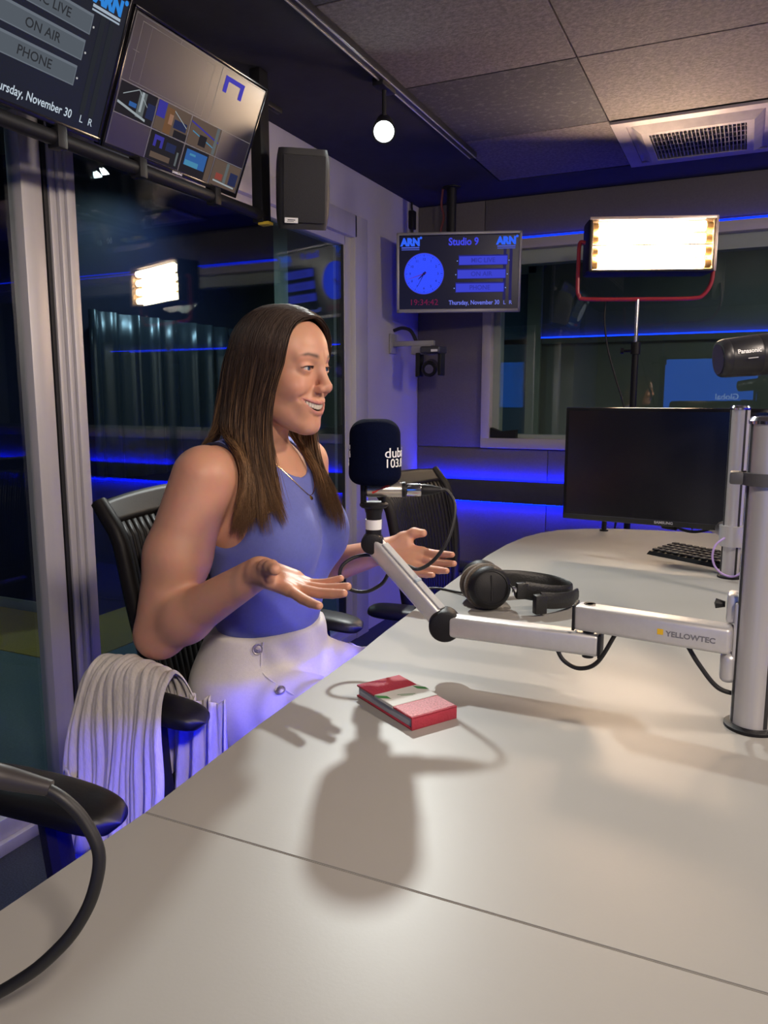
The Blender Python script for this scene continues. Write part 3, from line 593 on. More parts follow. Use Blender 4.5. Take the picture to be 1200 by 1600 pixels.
# ================================================================== DESK MONITOR
M_SCRB = mat('dark_screen', (0.006, 0.006, 0.009), 0.22, noise=0.05)
ma = Vector((-0.452, 2.17, 0.0)); mb_ = Vector((0.095, 2.115, 0.0)); mdir = (mb_ - ma).normalized()
myaw = math.atan2(mdir.y, mdir.x)
mon = thing('desk_monitor', 'black flat desk monitor, switched off, on the far right of the desk', 'monitor', (*((ma + mb_) / 2).xy, 0.995), (0, 0, myaw))
W, Hh = (mb_ - ma).length, 0.312
MB().rbox((-W/2, 0.0, -Hh/2), (W/2, 0.014, Hh/2), 0.003).rbox((-0.2, 0.014, -0.12), (0.2, 0.04, 0.12), 0.012, 3).build('housing', M_BLACKG, mon, local=True)
sc = MB().rbox((-W/2 + 0.009, -0.0008, -Hh/2 + 0.017), (W/2 - 0.009, 0.001, Hh/2 - 0.009), 0.0004, 1).build('screen', M_SCRB, mon, local=True)
xform(text_mb('SAMSUNG', 0.0095, 'CENTER', 0.0002, 0.0003, 1.1), plane_map((0.0, -0.0007, -Hh/2 + 0.006), (1, 0, 0), (0, 0, 1))).build('lettering', mat('silver_print', (0.55, 0.55, 0.57), 0.4, 0.3, noise=0.02), mon, smooth=False, local=True)
MB().box((-W/2 + 0.01, -0.001, -Hh/2 + 0.0145), (W/2 - 0.01, -0.0002, -Hh/2 + 0.0155)).build('bezel_line', mat('bezel_edge', (0.05, 0.05, 0.08), 0.2, noise=0.05), mon, smooth=False, local=True)
MB().rbox((-0.055, 0.04, -0.05), (0.055, 0.055, 0.05), 0.004).rbox((-0.02, 0.05, -0.03), (0.02, 0.12, 0.03), 0.01).build('mount_plate', M_BLACK, mon, local=True)
ap = thing('monitor_bracket', 'silver bracket arm holding the desk monitor on its pole', 'bracket', (0.0, 2.06, 0.85))
MB().tube(spline([(-0.010, 2.06, 0.845), (-0.06, 2.20, 0.845), (-0.16, 2.25, 0.85)], 6), 0.021, 14).build('arm', M_ALU, ap)
MB().lathe([(0, 0.0225), (0, 0.030), (0.05, 0.030), (0.05, 0.0225)], (-0.010, 2.035, 0.82), (0, 0, 1), 28, cap=False).build('collar', M_ALU, ap)
MB().tube(spline([(-0.16, 2.20, 0.85), (-0.14, 2.19, 0.828), (-0.10, 2.185, 0.823), (-0.06, 2.18, 0.838), (-0.05, 2.18, 0.86)], 6), 0.004, 8).build('cable', M_RUBBER, ap)
MB().lathe([(-0.02, 0.012), (-0.015, 0.022), (0.02, 0.024), (0.03, 0.012)], (-0.17, 2.22, 0.842), (1, -0.3, 0), 18).build('knob', M_BLACK, ap)
MB().cyl((-0.40, 2.585, 0.742), (-0.40, 2.585, 0.90), 0.008, n=14).lathe([(0, 0.014), (0.004, 0.014), (0.006, 0.008)], (-0.40, 2.585, 0.74), (0, 0, 1), 20).build('rear_post', M_BLACK, ap)
# purple cable looped round the pole
tag(MB().tube(spline([(-0.026, 2.009, 0.842), (-0.044, 2.0, 0.825), (-0.050, 1.995, 0.800), (-0.044, 1.992, 0.775), (-0.026, 1.99, 0.757), (-0.002, 1.99, 0.752), (0.016, 1.995, 0.765), (0.026, 2.0, 0.80)], 8), 0.0026, 8).build('network_cable', mat('lavender_cable', (0.4, 0.28, 0.62), 0.5, noise=0.03)), 'lavender cable looped against the short aluminium pole', 'cable')
# ================================================================== KEYBOARD
ka, kb = Vector((-0.225, 2.250, DESK_Z)), Vector((0.02, 2.10, DESK_Z)); kyaw = math.atan2(kb.y - ka.y, kb.x - ka.x)
kx = Vector((math.cos(kyaw), math.sin(kyaw), 0)); ky = Vector((-kx.y, kx.x, 0)); kc = ka + kx * 0.21 + ky * 0.06
kbd = thing('keyboard', 'black computer keyboard lying under the desk monitor', 'keyboard', kc, (0, 0, kyaw))
bd_ = MB(); bd_.add([(-0.21, -0.065, 0), (0.21, -0.065, 0), (0.21, 0.065, 0), (-0.21, 0.065, 0), (-0.205, -0.06, 0.010), (0.205, -0.06, 0.010), (0.205, 0.06, 0.020), (-0.205, 0.06, 0.020)],
    [(0, 3, 2, 1), (4, 5, 6, 7), (0, 1, 5, 4), (1, 2, 6, 5), (2, 3, 7, 6), (3, 0, 4, 7)]); bd_.build('body', M_BLACK, kbd, local=True)
keys = MB()
for r in range(5):
    y = -0.046 + r * 0.0215; z = 0.0115 + (y + 0.06) / 0.12 * 0.010
    for c in range(19):
        x = -0.192 + c * 0.0213
        if 13.4 < c < 14.2: continue
        keys.rbox((x - 0.0088, y - 0.0088, z), (x + 0.0088, y + 0.0088, z + 0.005), 0.002, 1)
tag(keys.build('keys', mat('key_caps', (0.015, 0.014, 0.02), 0.5, bump=0.1), kbd, local=True), kind='stuff')
MB().tube(spline([(0.02, 0.06, 0.015), (0.035, 0.09, 0.03), (0.06, 0.10, 0.05), (0.09, 0.11, 0.03)], 6), 0.002, 8).build('cable', M_RUBBER, kbd, local=True)

# ================================================================== BROADCAST CAMERA at the right edge
cc = Vector((-0.058, 1.775, 1.258)); cdir = Vector((0.92, 0.38, 0.10)).normalized()
bc = thing('studio_camera', 'black cylindrical studio camera at the right edge above the monitor', 'camera', cc)
MB().lathe([(0.0, 0.030), (0.001, 0.036), (0.006, 0.0385), (0.016, 0.040), (0.018, 0.0393), (0.020, 0.040), (0.075, 0.0425), (0.078, 0.0415), (0.080, 0.0425), (0.17, 0.0430), (0.19, 0.038), (0.20, 0.02)], cc, cdir, 44).build('barrel', mat('camera_body', (0.02, 0.02, 0.024), 0.38, 0.2, noise=0.04), bc)
MB().lathe([(-0.0005, 0.0), (-0.0005, 0.031), (0.002, 0.031)], cc, cdir, 36).build('lens_glass', M_BLACKG, bc)
d_, s_, v_ = basis(cdir)
cside = (-s_ if s_.y > 0 else s_)
def barrel_map(x0, zoff, r):
    def fn(p):
        a = (p.y + zoff) / r
        return cc + cdir * (x0 + p.x) + (cside * math.cos(a) + v_ * math.sin(a)) * (r + 0.0002 + p.z)
    return fn
cs2 = Vector((0.38, -0.92, 0)).normalized(); cside = (cs2 - cdir * cs2.dot(cdir)).normalized(); v_ = cside.cross(cdir); v_ = v_ if v_.z > 0 else -v_
xform(text_mb('Panasonic', 0.0125, 'LEFT', 0.0002, 0.0003, 0.95), barrel_map(0.024, 0.006, 0.0430)).build('lettering', M_WHITE, bc, smooth=False)
xform(MB().box((0, 0, 0), (0.02, 0.0022, 0.0002)), barrel_map(0.044, -0.006, 0.0430)).build('small_print', mat('silver_print2', (0.4, 0.4, 0.42), 0.5, noise=0.02), bc, smooth=False)
bx, by = (cc + cdir * 0.125).xy
MB().cyl((bx, by, DESK_Z + 0.008), (bx, by, 1.235), 0.010, n=18).lathe([(0, 0.06), (0.006, 0.06), (0.009, 0.012)], (bx, by, DESK_Z), (0, 0, 1), 28).rbox((bx - 0.012, by - 0.012, 1.215), (bx + 0.012, by + 0.012, 1.24), 0.004).build('stand', M_BLACK, bc)

# ================================================================== STATUS SCREENS
def status_screen(parent, W, H, cols, bdx=0.0, bdy=0.0):
    """local xy plane: x right, y up, z out of the screen; draws under the part 'screen'"""
    scr = MB().rbox((-W/2, -H/2, -0.002), (W/2, H/2, 0.0), 0.0004, 1).build('screen', cols['bg'], parent, local=True)
    def put(mb, name, m, x, y, dz=0.0007): xform(mb, lambda p: p + Vector((x, y, dz))).build(name, m, scr, smooth=False, local=True)
    for sx, w in ((-0.405, 1), (0.395, 1)):                              # station logo, twice
        put(text_mb('ARN', 0.135*H, 'CENTER', 0, 0.010*H, 0.95), 'logo', cols['logo'], sx*W, 0.375*H)
        put(MB().box((-0.075*W, 0, 0), (0.075*W, 0.02*H, 0.0003)), 'logo_line', cols['logo2'], sx*W, 0.335*H)
        put(MB().box((-0.075*W, 0, 0), (0.075*W, 0.012*H, 0.0003)), 'logo_line', cols['logo2'], sx*W, 0.312*H)
        put(MB().cyl((0, 0, 0), (0, 0, 0.0003), 0.018*H, n=14), 'logo_dot', cols['logo'], (sx + 0.088)*W, 0.475*H)
    put(text_mb('Studio 9', 0.14*H, 'CENTER', 0, 0.004*H, 0.9), 'lettering', cols['title'], 0.04*W, 0.37*H)
    cx, cy, R = -0.29*W, -0.01*H, 0.275*H                                  # clock
    put(MB().cyl((0, 0, 0), (0, 0, 0.0003), R*1.03, n=56), 'clock_rim', cols['rim'], cx, cy)
    put(MB().cyl((0, 0, 0), (0, 0, 0.0003), R, n=56), 'clock_face', cols['face'], cx, cy, 0.0012)
    for k in range(60):
        pass
    tick = MB()
    for k in range(60):
        a = math.pi / 2 - k * math.pi / 30; l0, w_ = (0.86, 0.009) if k % 5 == 0 else (0.91, 0.005)
        d = Vector((math.cos(a), math.sin(a), 0)); s = Vector((-d.y, d.x, 0))
        tick.add([d*R*l0 - s*R*w_, d*R*l0 + s*R*w_, d*R*0.96 + s*R*w_, d*R*0.96 - s*R*w_], [(0, 1, 2, 3)])
    put(tick, 'minute_marks', cols['dark'], cx, cy, 0.0018)
    for k in range(1, 13):
        a = math.pi / 2 - k * math.pi / 6
        put(text_mb(str(k), 0.17*R, 'CENTER'), 'numeral', cols['dark'], cx + 0.72*R*math.cos(a), cy + 0.72*R*math.sin(a) - 0.06*R, 0.0018)
    def hand(deg, L, w, m, dz):
        a = math.radians(90 - deg); d = Vector((math.cos(a), math.sin(a), 0)); s = Vector((-d.y, d.x, 0))
        put(MB().add([-d*0.12*R - s*w*R, -d*0.12*R + s*w*R, d*L*R + s*w*0.3*R, d*L*R - s*w*0.3*R], [(0, 1, 2, 3)]), 'clock_hand', m, cx, cy, dz)
    hand(227, 0.4, 0.05, cols['dark'], 0.0022); hand(208, 0.72, 0.022, cols['dark'], 0.0024); hand(252, 0.85, 0.018, cols['red'], 0.0026)
    put(MB().cyl((0, 0, 0), (0, 0, 0.0003), 0.07*R, n=16), 'clock_hub', cols['dark'], cx, cy, 0.0026)
    for i, s in enumerate(('MIC LIVE', 'ON AIR', 'PHONE')):                # status bars
        y = (0.165 + bdy - 0.185 * i) * H; x = (0.205 + bdx - 0.012 * i) * W
        put(MB().rbox((-0.205*W, -0.07*H, 0), (0.205*W, 0.07*H, 0.0004), 0.0002, 1), 'bar_edge', cols['baredge'], x, y)
        put(MB().box((-0.2*W, -0.062*H, 0), (0.2*W, 0.052*H, 0.0003)), 'status_bar', cols['bar'], x, y, 0.0014)
        put(text_mb(s, 0.088*H, 'CENTER', 0, 0.001*H), 'lettering', cols['bartext'], x, y - 0.032*H, 0.0020)
        for sx in (-1, 1): put(MB().cyl((0, 0, 0), (0, 0, 0.0003), 0.008*H, n=10), 'lamp_dot', cols['dots'], x + sx*0.215*W, y - 0.01*H, 0.0014)
    put(text_mb('Thursday, November 30', 0.086*H, 'CENTER', 0, 0.001*H, 0.84), 'lettering', cols['date'], 0.135*W, -0.44*H)
    put(text_mb('L', 0.075*H, 'CENTER'), 'lettering', cols['date'], 0.39*W, -0.44*H); put(text_mb('R', 0.075*H, 'CENTER'), 'lettering', cols['date'], 0.44*W, -0.44*H)
    put(text_mb('19:34:42', 0.115*H, 'CENTER', 0, 0.0, 1.05), 'lettering', cols['red'], -0.29*W, -0.44*H)
    for x in (0.385, 0.435): put(MB().box((-0.012*W, -0.38*H, 0), (0.012*W, 0.31*H, 0.0003)), 'level_meter', cols['meter'], x*W, 0.0)
    return scr
def scols(p, bg, logo, logo2, title, rim, face, dark, red, bar, edge, btext, dots, date, meter, gloss=0.25):
    g = lambda n, c, s=1.0: glow(p + n, c, s)
    B = mat(p + 'bg', (0.004, 0.004, 0.006), gloss, emit=bg, estr=1.0, noise=0.01, spec=0.15)
    return dict(bg=B, logo=g('logo', logo), logo2=g('logo2', logo2), title=g('title', title), rim=g('rim', rim), face=g('face', face), dark=g('dark', dark), red=g('red', red),
                bar=g('bar', bar), baredge=g('edge', edge), bartext=g('btext', btext), dots=g('dots', dots), date=g('date', date), meter=g('meter', meter))
BLUE = scols('corner_', (0.006, 0.006, 0.018), (0.03, 0.12, 0.9), (0.06, 0.09, 0.5), (0.05, 0.06, 0.75), (0.05, 0.05, 0.45), (0.035, 0.075, 1.0), (0.01, 0.01, 0.1), (0.14, 0.01, 0.05),
             (0.045, 0.055, 0.6), (0.02, 0.02, 0.18), (0.03, 0.035, 0.36), (0.2, 0.3, 0.8), (0.16, 0.2, 0.85), (0.02, 0.018, 0.09))
GREY = scols('onair_', (0.012, 0.014, 0.02), (0.03, 0.22, 0.65), (0.35, 0.42, 0.5), (0.3, 0.35, 0.5), (0.3, 0.3, 0.3), (0.35, 0.38, 0.45), (0.02, 0.02, 0.02), (0.35, 0.02, 0.02),
             (0.085, 0.10, 0.12), (0.13, 0.15, 0.18), (0.025, 0.027, 0.032), (0.45, 0.45, 0.45), (0.5, 0.58, 0.66), (0.02, 0.022, 0.028))
M_SILV = mat('silver_bezel', (0.36, 0.35, 0.37), 0.4, 0.4, noise=0.04)

# corner screen on its ceiling pole
cn = Vector((-1.30, 3.64, 1.775)); to = Vector((0, 0, 1.18)) - cn
ex = Vector((0.5575, 0.195, 0)).normalized(); nz = Vector((ex.y, -ex.x, -0.06)).normalized(); ey = nz.cross(ex)
rot = Matrix((ex, ey, nz)).transposed().to_euler()
ct = thing('wall_screen', 'silver framed studio clock screen with blue display in the corner', 'screen', cn, rot)
W, H = 0.600, 0.375
MB().rbox((-W/2, -H/2, -0.035), (W/2, H/2, -0.004), 0.004).build('housing', M_BLACK, ct, local=True)
bz = MB()
for lo, hi in (((-W/2, H/2-0.013, -0.006), (W/2, H/2, 0.004)), ((-W/2, -H/2, -0.006), (W/2, -H/2+0.018, 0.004)), ((-W/2, -H/2, -0.006), (-W/2+0.013, H/2, 0.004)), ((W/2-0.013, -H/2, -0.006), (W/2, H/2, 0.004))): bz.rbox(lo, hi, 0.002)
bz.build('bezel', M_SILV, ct, local=True)
status_screen(ct, W - 0.026, H - 0.033, BLUE)
tag(MB().cyl((-1.375, 3.735, 1.70), (-1.375, 3.735, ZC), 0.024, n=24).lathe([(0, 0.045), (0.006, 0.045)], (-1.375, 3.735, ZC - 0.006), (0, 0, 1), 24).rbox((-1.42, 3.64, 1.74), (-1.33, 3.74, 1.82), 0.005).build('ceiling_pole', M_BLACK), 'black pole from the ceiling behind the corner clock screen', 'pole')
tag(MB().tube(spline([(-1.42, 3.735, ZC), (-1.427, 3.735, 2.12), (-1.415, 3.735, 2.06), (-1.43, 3.735, 1.99), (-1.42, 3.735, 1.93)], 6), 0.006, 8).build('red_cable', mat('dull_red_cable', (0.22, 0.05, 0.05), 0.6, noise=0.05)), 'dull red cable beside the black ceiling pole', 'cable')
tag(MB().rbox((XL + 0.001, 3.905, 2.06), (XL + 0.03, 3.95, 2.155), 0.006).tube(spline([(XL + 0.015, 3.925, 2.15), (XL + 0.014, 3.92, 2.18), (XL + 0.015, 3.925, 2.197)], 4), 0.006, 8).tube([(XL + 0.015, 3.925, 2.06), (XL + 0.015, 3.93, 1.90)], 0.008, 8).build('cable_connector', M_BLACK), 'black cable connector on the wall high in the corner', 'connector')

# screens hung on the left
tilt_e = Vector((0.123, 0, 0.282)).normalized()
def left_tv(name, label, yc, xoff=0.0):
    c = Vector((-1.389 + xoff, yc, 1.926)); ex = Vector((0, 1, 0)); ey = tilt_e; nz = ex.cross(ey)
    t = thing(name, label, 'screen', c, Matrix((ex, ey, nz)).transposed().to_euler())
    W, H = 0.545, 0.318
    MB().rbox((-W/2, -H/2, -0.03), (W/2, H/2, -0.003), 0.004).rbox((-0.18, -0.1, -0.055), (0.18, 0.1, -0.03), 0.01).build('housing', M_BLACKG, t, local=True)
    bz = MB()
    for lo, hi in (((-W/2, H/2-0.007, -0.004), (W/2, H/2, 0.002)), ((-W/2, -H/2, -0.004), (W/2, -H/2+0.012, 0.002)), ((-W/2, -H/2, -0.004), (-W/2+0.007, H/2, 0.002)), ((W/2-0.007, -H/2, -0.004), (W/2, H/2, 0.002))): bz.rbox(lo, hi, 0.001)
    bz.build('bezel', M_BLACKG, t, local=True); return t, W, H
tv1, W, H = left_tv('status_screen', 'black on-air status screen at the top left corner', 1.203, 0.012)
status_screen(tv1, W - 0.014, H - 0.019, GREY, -0.075, 0.055)
tv2, W, H = left_tv('multiview_screen', 'black screen showing a grid of camera pictures, hung beside the speaker', 1.768)
W2, H2 = W - 0.014, H - 0.019
M_MV = mat('multiview_glass', (0.012, 0.010, 0.012), 0.31, emit=(0.010, 0.008, 0.010), estr=1.0, spec=1.0, noise=0.01)
scr = MB().rbox((-W2/2, -H2/2, -0.002), (W2/2, H2/2, 0), 0.0004, 1).build('screen', M_MV, tv2, local=True)
ln = MB(); lw = 0.0006
def rect(x0, y0, x1, y1, w=lw):
    for a in ((x0, y0, x1, y0 + w), (x0, y1 - w, x1, y1), (x0, y0, x0 + w, y1), (x1 - w, y0, x1, y1)):
        ln.add([(a[0], a[1], 0.0006), (a[2], a[1], 0.0006), (a[2], a[3], 0.0006), (a[0], a[3], 0.0006)], [(0, 1, 2, 3)])
def U(x): return -W2/2 + x * W2
def V(y): return -H2/2 + y * H2
rect(U(0.005), V(0.5), U(0.62), V(0.99)); rect(U(0.05), V(0.52), U(0.56), V(0.955)); rect(U(0.11), V(0.52), U(0.50), V(0.955), 0.0004); rect(U(0.62), V(0.5), U(0.995), V(0.99))
for i in range(4):
    for j in range(2): rect(U(0.005 + i*0.2475), V(0.005 + j*0.2475), U(0.2525 + i*0.2475), V(0.2525 + j*0.2475))
rect(U(0.30), V(0.95), U(0.302), V(0.985)); rect(U(0.03), V(0.735), U(0.07), V(0.737))
ln.build('grid_lines', glow('grid_line', (0.24, 0.22, 0.22), 1.0), scr, smooth=False, local=True)
PIC = {'dk': (.018, .016, .02), 'gy': (.10, .115, .12), 'lt': (.30, .34, .36), 'bl': (.03, .10, .30), 'vi': (.04, .035, .26), 'br': (.14, .07, .035), 'sk': (.26, .14, .09), 'tn': (.10, .07, .055), 'cy': (.06, .22, .36), 'rd': (.22, .05, .04), 'nv': (.02, .025, .07)}
SCENES = [((0, 1), [('q', 'dk', 0, 0, 1, 1), ('q', 'gy', .52, .1, .72, .95), ('q', 'lt', .58, .3, .64, .95), ('q', 'bl', .30, .35, .5, .5), ('l', 'lt', .10, .62, .48, .95, .03), ('l', 'lt', .48, .95, .98, .25, .03), ('l', 'lt', .0, .3, .8, .05, .08), ('q', 'nv', .78, .2, 1, .7)]),
 ((1, 1), [('q', 'tn', 0, 0, 1, 1), ('q', 'vi', .0, .45, .25, 1), ('q', 'br', .28, .0, .5, .9), ('q', 'sk', .38, .35, .5, .7), ('q', 'nv', .55, .3, .95, .6), ('l', 'lt', .5, .85, .95, .45, .03), ('q', 'dk', .6, 0, 1, .25)]),
 ((2, 1), [('q', 'tn', 0, 0, 1, 1), ('l', 'vi', 0, .8, 1, .45, .06), ('l', 'cy', .1, .5, .9, .2, .04), ('q', 'dk', .35, .1, .6, .5), ('q', 'gy', .85, 0, .95, 1)]),
 ((1, 0), [('q', 'dk', 0, 0, 1, 1), ('q', 'vi', .12, .75, .4, .9), ('q', 'vi', .12, .5, .2, .9), ('q', 'vi', .32, .5, .4, .9), ('q', 'nv', .5, .5, .8, .8), ('q', 'gy', .86, .1, .92, .6), ('q', 'tn', .1, .1, .7, .3)]),
 ((2, 0), [('q', 'dk', 0, 0, 1, 1), ('q', 'bl', .08, .3, .78, .9), ('q', 'cy', .1, .3, .55, .5), ('q', 'cy', .2, .7, .4, .78), ('q', 'tn', .82, 0, 1, 1)]),
 ((3, 0), [('q', 'tn', 0, 0, 1, 1), ('q', 'gy', .45, .2, .55, 1), ('q', 'rd', .15, .25, .4, .5), ('q', 'nv', .65, .2, .95, .7), ('l', 'lt', .1, .15, .9, .1, .06)])]
for (i, j), items in SCENES:
    x0, y0, cw, ch = U(0.012 + i*0.2475), V(0.012 + j*0.2475), 0.234 * W2, 0.234 * H2; pic = None
    for k, it in enumerate(items):
        z = 0.0004 + 0.00012 * k; m_ = glow('picture_' + it[1], PIC[it[1]], 1.0)
        if it[0] == 'q': P4 = [(it[2], it[3]), (it[4], it[3]), (it[4], it[5]), (it[2], it[5])]
        else:
            (ax_, ay_, bx_, by_, w_) = it[2:]; P4 = [(ax_, ay_), (bx_, by_), (bx_, by_ + w_), (ax_, ay_ + w_)]
        mb4 = MB().add([(x0 + min(1, px_) * cw, y0 + min(1, py_) * ch, z) for px_, py_ in P4], [(0, 1, 2, 3)])
        o_ = mb4.build('camera_picture' if pic is None else 'picture_shape', m_, scr, smooth=False, local=True); pic = pic or o_
MB().add([(U(.66), V(.80), 0.0005), (U(.69), V(.80), 0.0005), (U(.69), V(.9), 0.0005), (U(.79), V(.9), 0.0005), (U(.79), V(.80), 0.0005), (U(.82), V(.80), 0.0005), (U(.82), V(.94), 0.0005), (U(.66), V(.94), 0.0005)], [(0, 1, 2, 7), (2, 3, 6, 7), (3, 4, 5, 6)]).build('picture_detail', glow('violet_detail', (0.06, 0.05, 0.4), 1.0), scr, smooth=False, local=True)
xform(text_mb('SAMSUNG', 0.008, 'CENTER', 0, 0.0003, 1.1), plane_map((0.0, -H/2 + 0.003, 0.0025), (1, 0, 0), (0, 1, 0))).build('lettering', M_WHITE, tv2, smooth=False, local=True)
# the rail the screens hang on
rl = thing('screen_rail', 'black tube rail and post holding the two hanging screens', 'rail', (-1.47, 1.4, 1.76))
MB().cyl((-1.452, 0.2, 1.758), (-1.452, 2.19, 1.758), 0.017, n=18).build('tube', M_BLACK, rl)
MB().rbox((-1.478, 2.165, 1.735), (-1.438, 2.215, ZC), 0.004).rbox((-1.46, 2.20, 2.10), (-1.44, 2.30, 2.118), 0.003).build('post', M_BLACK, rl)
MB().rbox((-1.478, 0.55, 1.735), (-1.438, 0.60, ZC), 0.004).build('post', M_BLACK, rl)
for y in (1.05, 1.36, 1.62, 1.93):
    MB().rbox((-1.468, y - 0.014, 1.735), (-1.432, y + 0.014, 1.785), 0.004).rbox((-1.47, y - 0.014, 1.76), (-1.45, y + 0.014, 1.93), 0.003).build('hanger', M_BLACK, rl)
MB().rbox((-1.46, 2.17, 1.727), (-1.42, 2.20, 1.737), 0.002).build('yellow_tag', mat('yellow_tag', (0.7, 0.5, 0.05), 0.5, noise=0.05), rl)

# ================================================================== LOUDSPEAKER
sp_c = Vector((-1.335, 2.235, 1.835)); 
lsp = thing('loudspeaker', 'black loudspeaker bracketed beside the hanging screen', 'loudspeaker', sp_c, (math.radians(0), math.radians(12), math.radians(-52)))
def spk(u, v):
    a = u * 2 * math.pi; hw, hd = 0.085, 0.078
    c, s = math.cos(a), math.sin(a); pw = 0.38
    x = hd * math.copysign(abs(c)**pw, c); y = hw * math.copysign(abs(s)**pw, s)
    z = (v - 0.5) * 0.235; e = 1 - 0.10 * abs(2*v - 1)**4
    if x > 0: x *= 1 + 0.10 * (1 - (2*v-1)**2); 
    else: y *= 0.8
    return (x * e, y * e, z)
sb = MB().grid(spk, 40, 12, closed_u=True)
sb.f.append(tuple(i*12 for i in range(40))[::-1]); sb.f.append(tuple(i*12 + 11 for i in range(40)))
sb.build('cabinet', mat('speaker_black', (0.03, 0.03, 0.032), 0.55, bump=0.4, bscale=350), lsp, local=True, angle=50)
MB().rbox((0.0795, -0.066, -0.098), (0.0865, 0.066, 0.098), 0.004).build('grille', mat('speaker_grille', (0.025, 0.025, 0.027), 0.6, bump=0.9, bscale=700), lsp, local=True)
MB().rbox((0.0855, -0.062, -0.100), (0.0882, -0.020, -0.084), 0.0008, 1).build('label_plate', M_WHITE, lsp, local=True)
xform(MB().box((-0.012, 0.004, 0), (0.012, 0.0065, 0.0002)).box((-0.014, 0.0, 0), (0.008, 0.0015, 0.0002)), plane_map((0.0884, -0.041, -0.096), (0, 1, 0), (0, 0, 1))).build('small_print', M_SEAL, lsp, smooth=False, local=True)
MB().cyl((-0.16, 0.0, 0.0), (-0.07, 0, 0), 0.013, n=14).lathe([(0, 0.026), (0.02, 0.026)], (-0.10, 0, 0.0), (1, 0, 0), 18).lathe([(0, 0.02), (0.03, 0.02)], (-0.13, -0.015, 0.02), (0, 1, 0), 14).build('bracket', M_CHROME, lsp, local=True)

# ================================================================== SMALL ROBOTIC CAMERA ON THE LEFT WALL
pc = thing('robotic_camera', 'small black robotic camera on a wall bracket under the clock screen', 'camera', (XL, 3.70, 1.43))
M_BRK = mat('bracket_grey', (0.36, 0.35, 0.35), 0.5, 0.3, noise=0.05)
MB().rbox((XL + 0.001, 3.66, 1.40), (XL + 0.012, 3.74, 1.50), 0.003).rbox((XL + 0.01, 3.685, 1.436), (XL + 0.235, 3.715, 1.462), 0.003).rbox((XL + 0.12, 3.67, 1.392), (XL + 0.225, 3.73, 1.436), 0.004).build('bracket', M_BRK, pc)
MB().rbox((XL + 0.185, 3.63, 1.395), (XL + 0.29, 3.74, 1.43), 0.008, 3).build('base', mat('camera_base', (0.06, 0.06, 0.065), 0.4, 0.2, noise=0.05), pc)
MB().rbox((XL + 0.148, 3.66, 1.28), (XL + 0.172, 3.72, 1.40), 0.004).build('fork', M_BLACK, pc)
MB().rbox((XL + 0.268, 3.66, 1.285), (XL + 0.288, 3.72, 1.40), 0.006).build('fork', M_BLACK, pc)
MB().lathe([(-0.05, 0.032), (-0.045, 0.040), (0.045, 0.040), (0.05, 0.034), (0.05, 0.0)], (XL + 0.22, 3.685, 1.325), (0.25, -0.95, -0.15), 30).build('head', M_BLACKG, pc)
MB().lathe([(0.0505, 0.0), (0.0505, 0.022), (0.053, 0.022), (0.053, 0.018)], (XL + 0.22, 3.685, 1.325), (0.25, -0.95, -0.15), 24).build('lens_ring', M_CHROME, pc)
MB().rbox((XL + 0.245, 3.627, 1.402), (XL + 0.28, 3.631, 1.414), 0.0005, 1).build('label_plate', M_WHITE, pc)
MB().tube(spline([(XL + 0.002, 3.72, 1.52), (XL + 0.05, 3.715, 1.53), (XL + 0.10, 3.71, 1.515), (XL + 0.135, 3.705, 1.46)], 6), 0.009, 10).build('cable', M_RUBBER, pc)

# ================================================================== SOFT LIGHT ON ITS STAND
kl = thing('soft_light', 'large fluorescent soft light with red yoke on a black stand', 'studio light', (-0.44, 3.50, 0.0))
kc_ = Vector((-0.39, 3.45, 1.800)); kyw = math.radians(21); kp = math.radians(0)
KM = Matrix.Translation(kc_) @ Matrix.Rotation(kyw, 4, 'Z') @ Matrix.Rotation(kp, 4, 'X')
def kbox(mb, lo, hi, r=0.003): return mb.rbox(lo, hi, r, 2, KM)
WK, HK = 0.50, 0.205
hs = MB(); kbox(hs, (-WK/2, 0.10, -HK/2), (WK/2, 0.13, HK/2)); kbox(hs, (-WK/2 - 0.004, -0.012, HK/2 - 0.003), (WK/2 + 0.004, 0.13, HK/2 + 0.007)); kbox(hs, (-WK/2 - 0.004, -0.012, -HK/2 - 0.007), (WK/2 + 0.004, 0.13, -HK/2 + 0.003))
kbox(hs, (-WK/2 - 0.007, -0.012, -HK/2), (-WK/2 + 0.001, 0.13, HK/2)); kbox(hs, (WK/2 - 0.001, -0.012, -HK/2), (WK/2 + 0.007, 0.13, HK/2))
head = hs.build('lamp_head', M_BLACK, kl)
rf = MB(); kbox(rf, (-WK/2 + 0.002, 0.092, -HK/2 + 0.004), (WK/2 - 0.002, 0.099, HK/2 - 0.004), 0.001)
for sx in (-1, 1): kbox(rf, (sx*(WK/2 - 0.006) - 0.003, -0.008, -HK/2 + 0.004), (sx*(WK/2 - 0.006) + 0.003, 0.095, HK/2 - 0.004), 0.001)
rf.build('reflector', mat('gold_reflector', (0.75, 0.58, 0.38), 0.25, 0.8, noise=0.05), head)
fm = MB(); kbox(fm, (-WK/2 - 0.007, -0.0135, HK/2 - 0.004), (WK/2 + 0.007, -0.0115, HK/2 + 0.008), 0.0006); kbox(fm, (WK/2 - 0.001, -0.0135, -HK/2 - 0.006), (WK/2 + 0.008, -0.0115, HK/2 + 0.006), 0.0006)
fm.build('front_edge', mat('edge_metal', (0.5, 0.42, 0.38), 0.4, 0.6, noise=0.05), head)
KINO = glow('tube_glow', (1.0, 0.72, 0.47), 62)
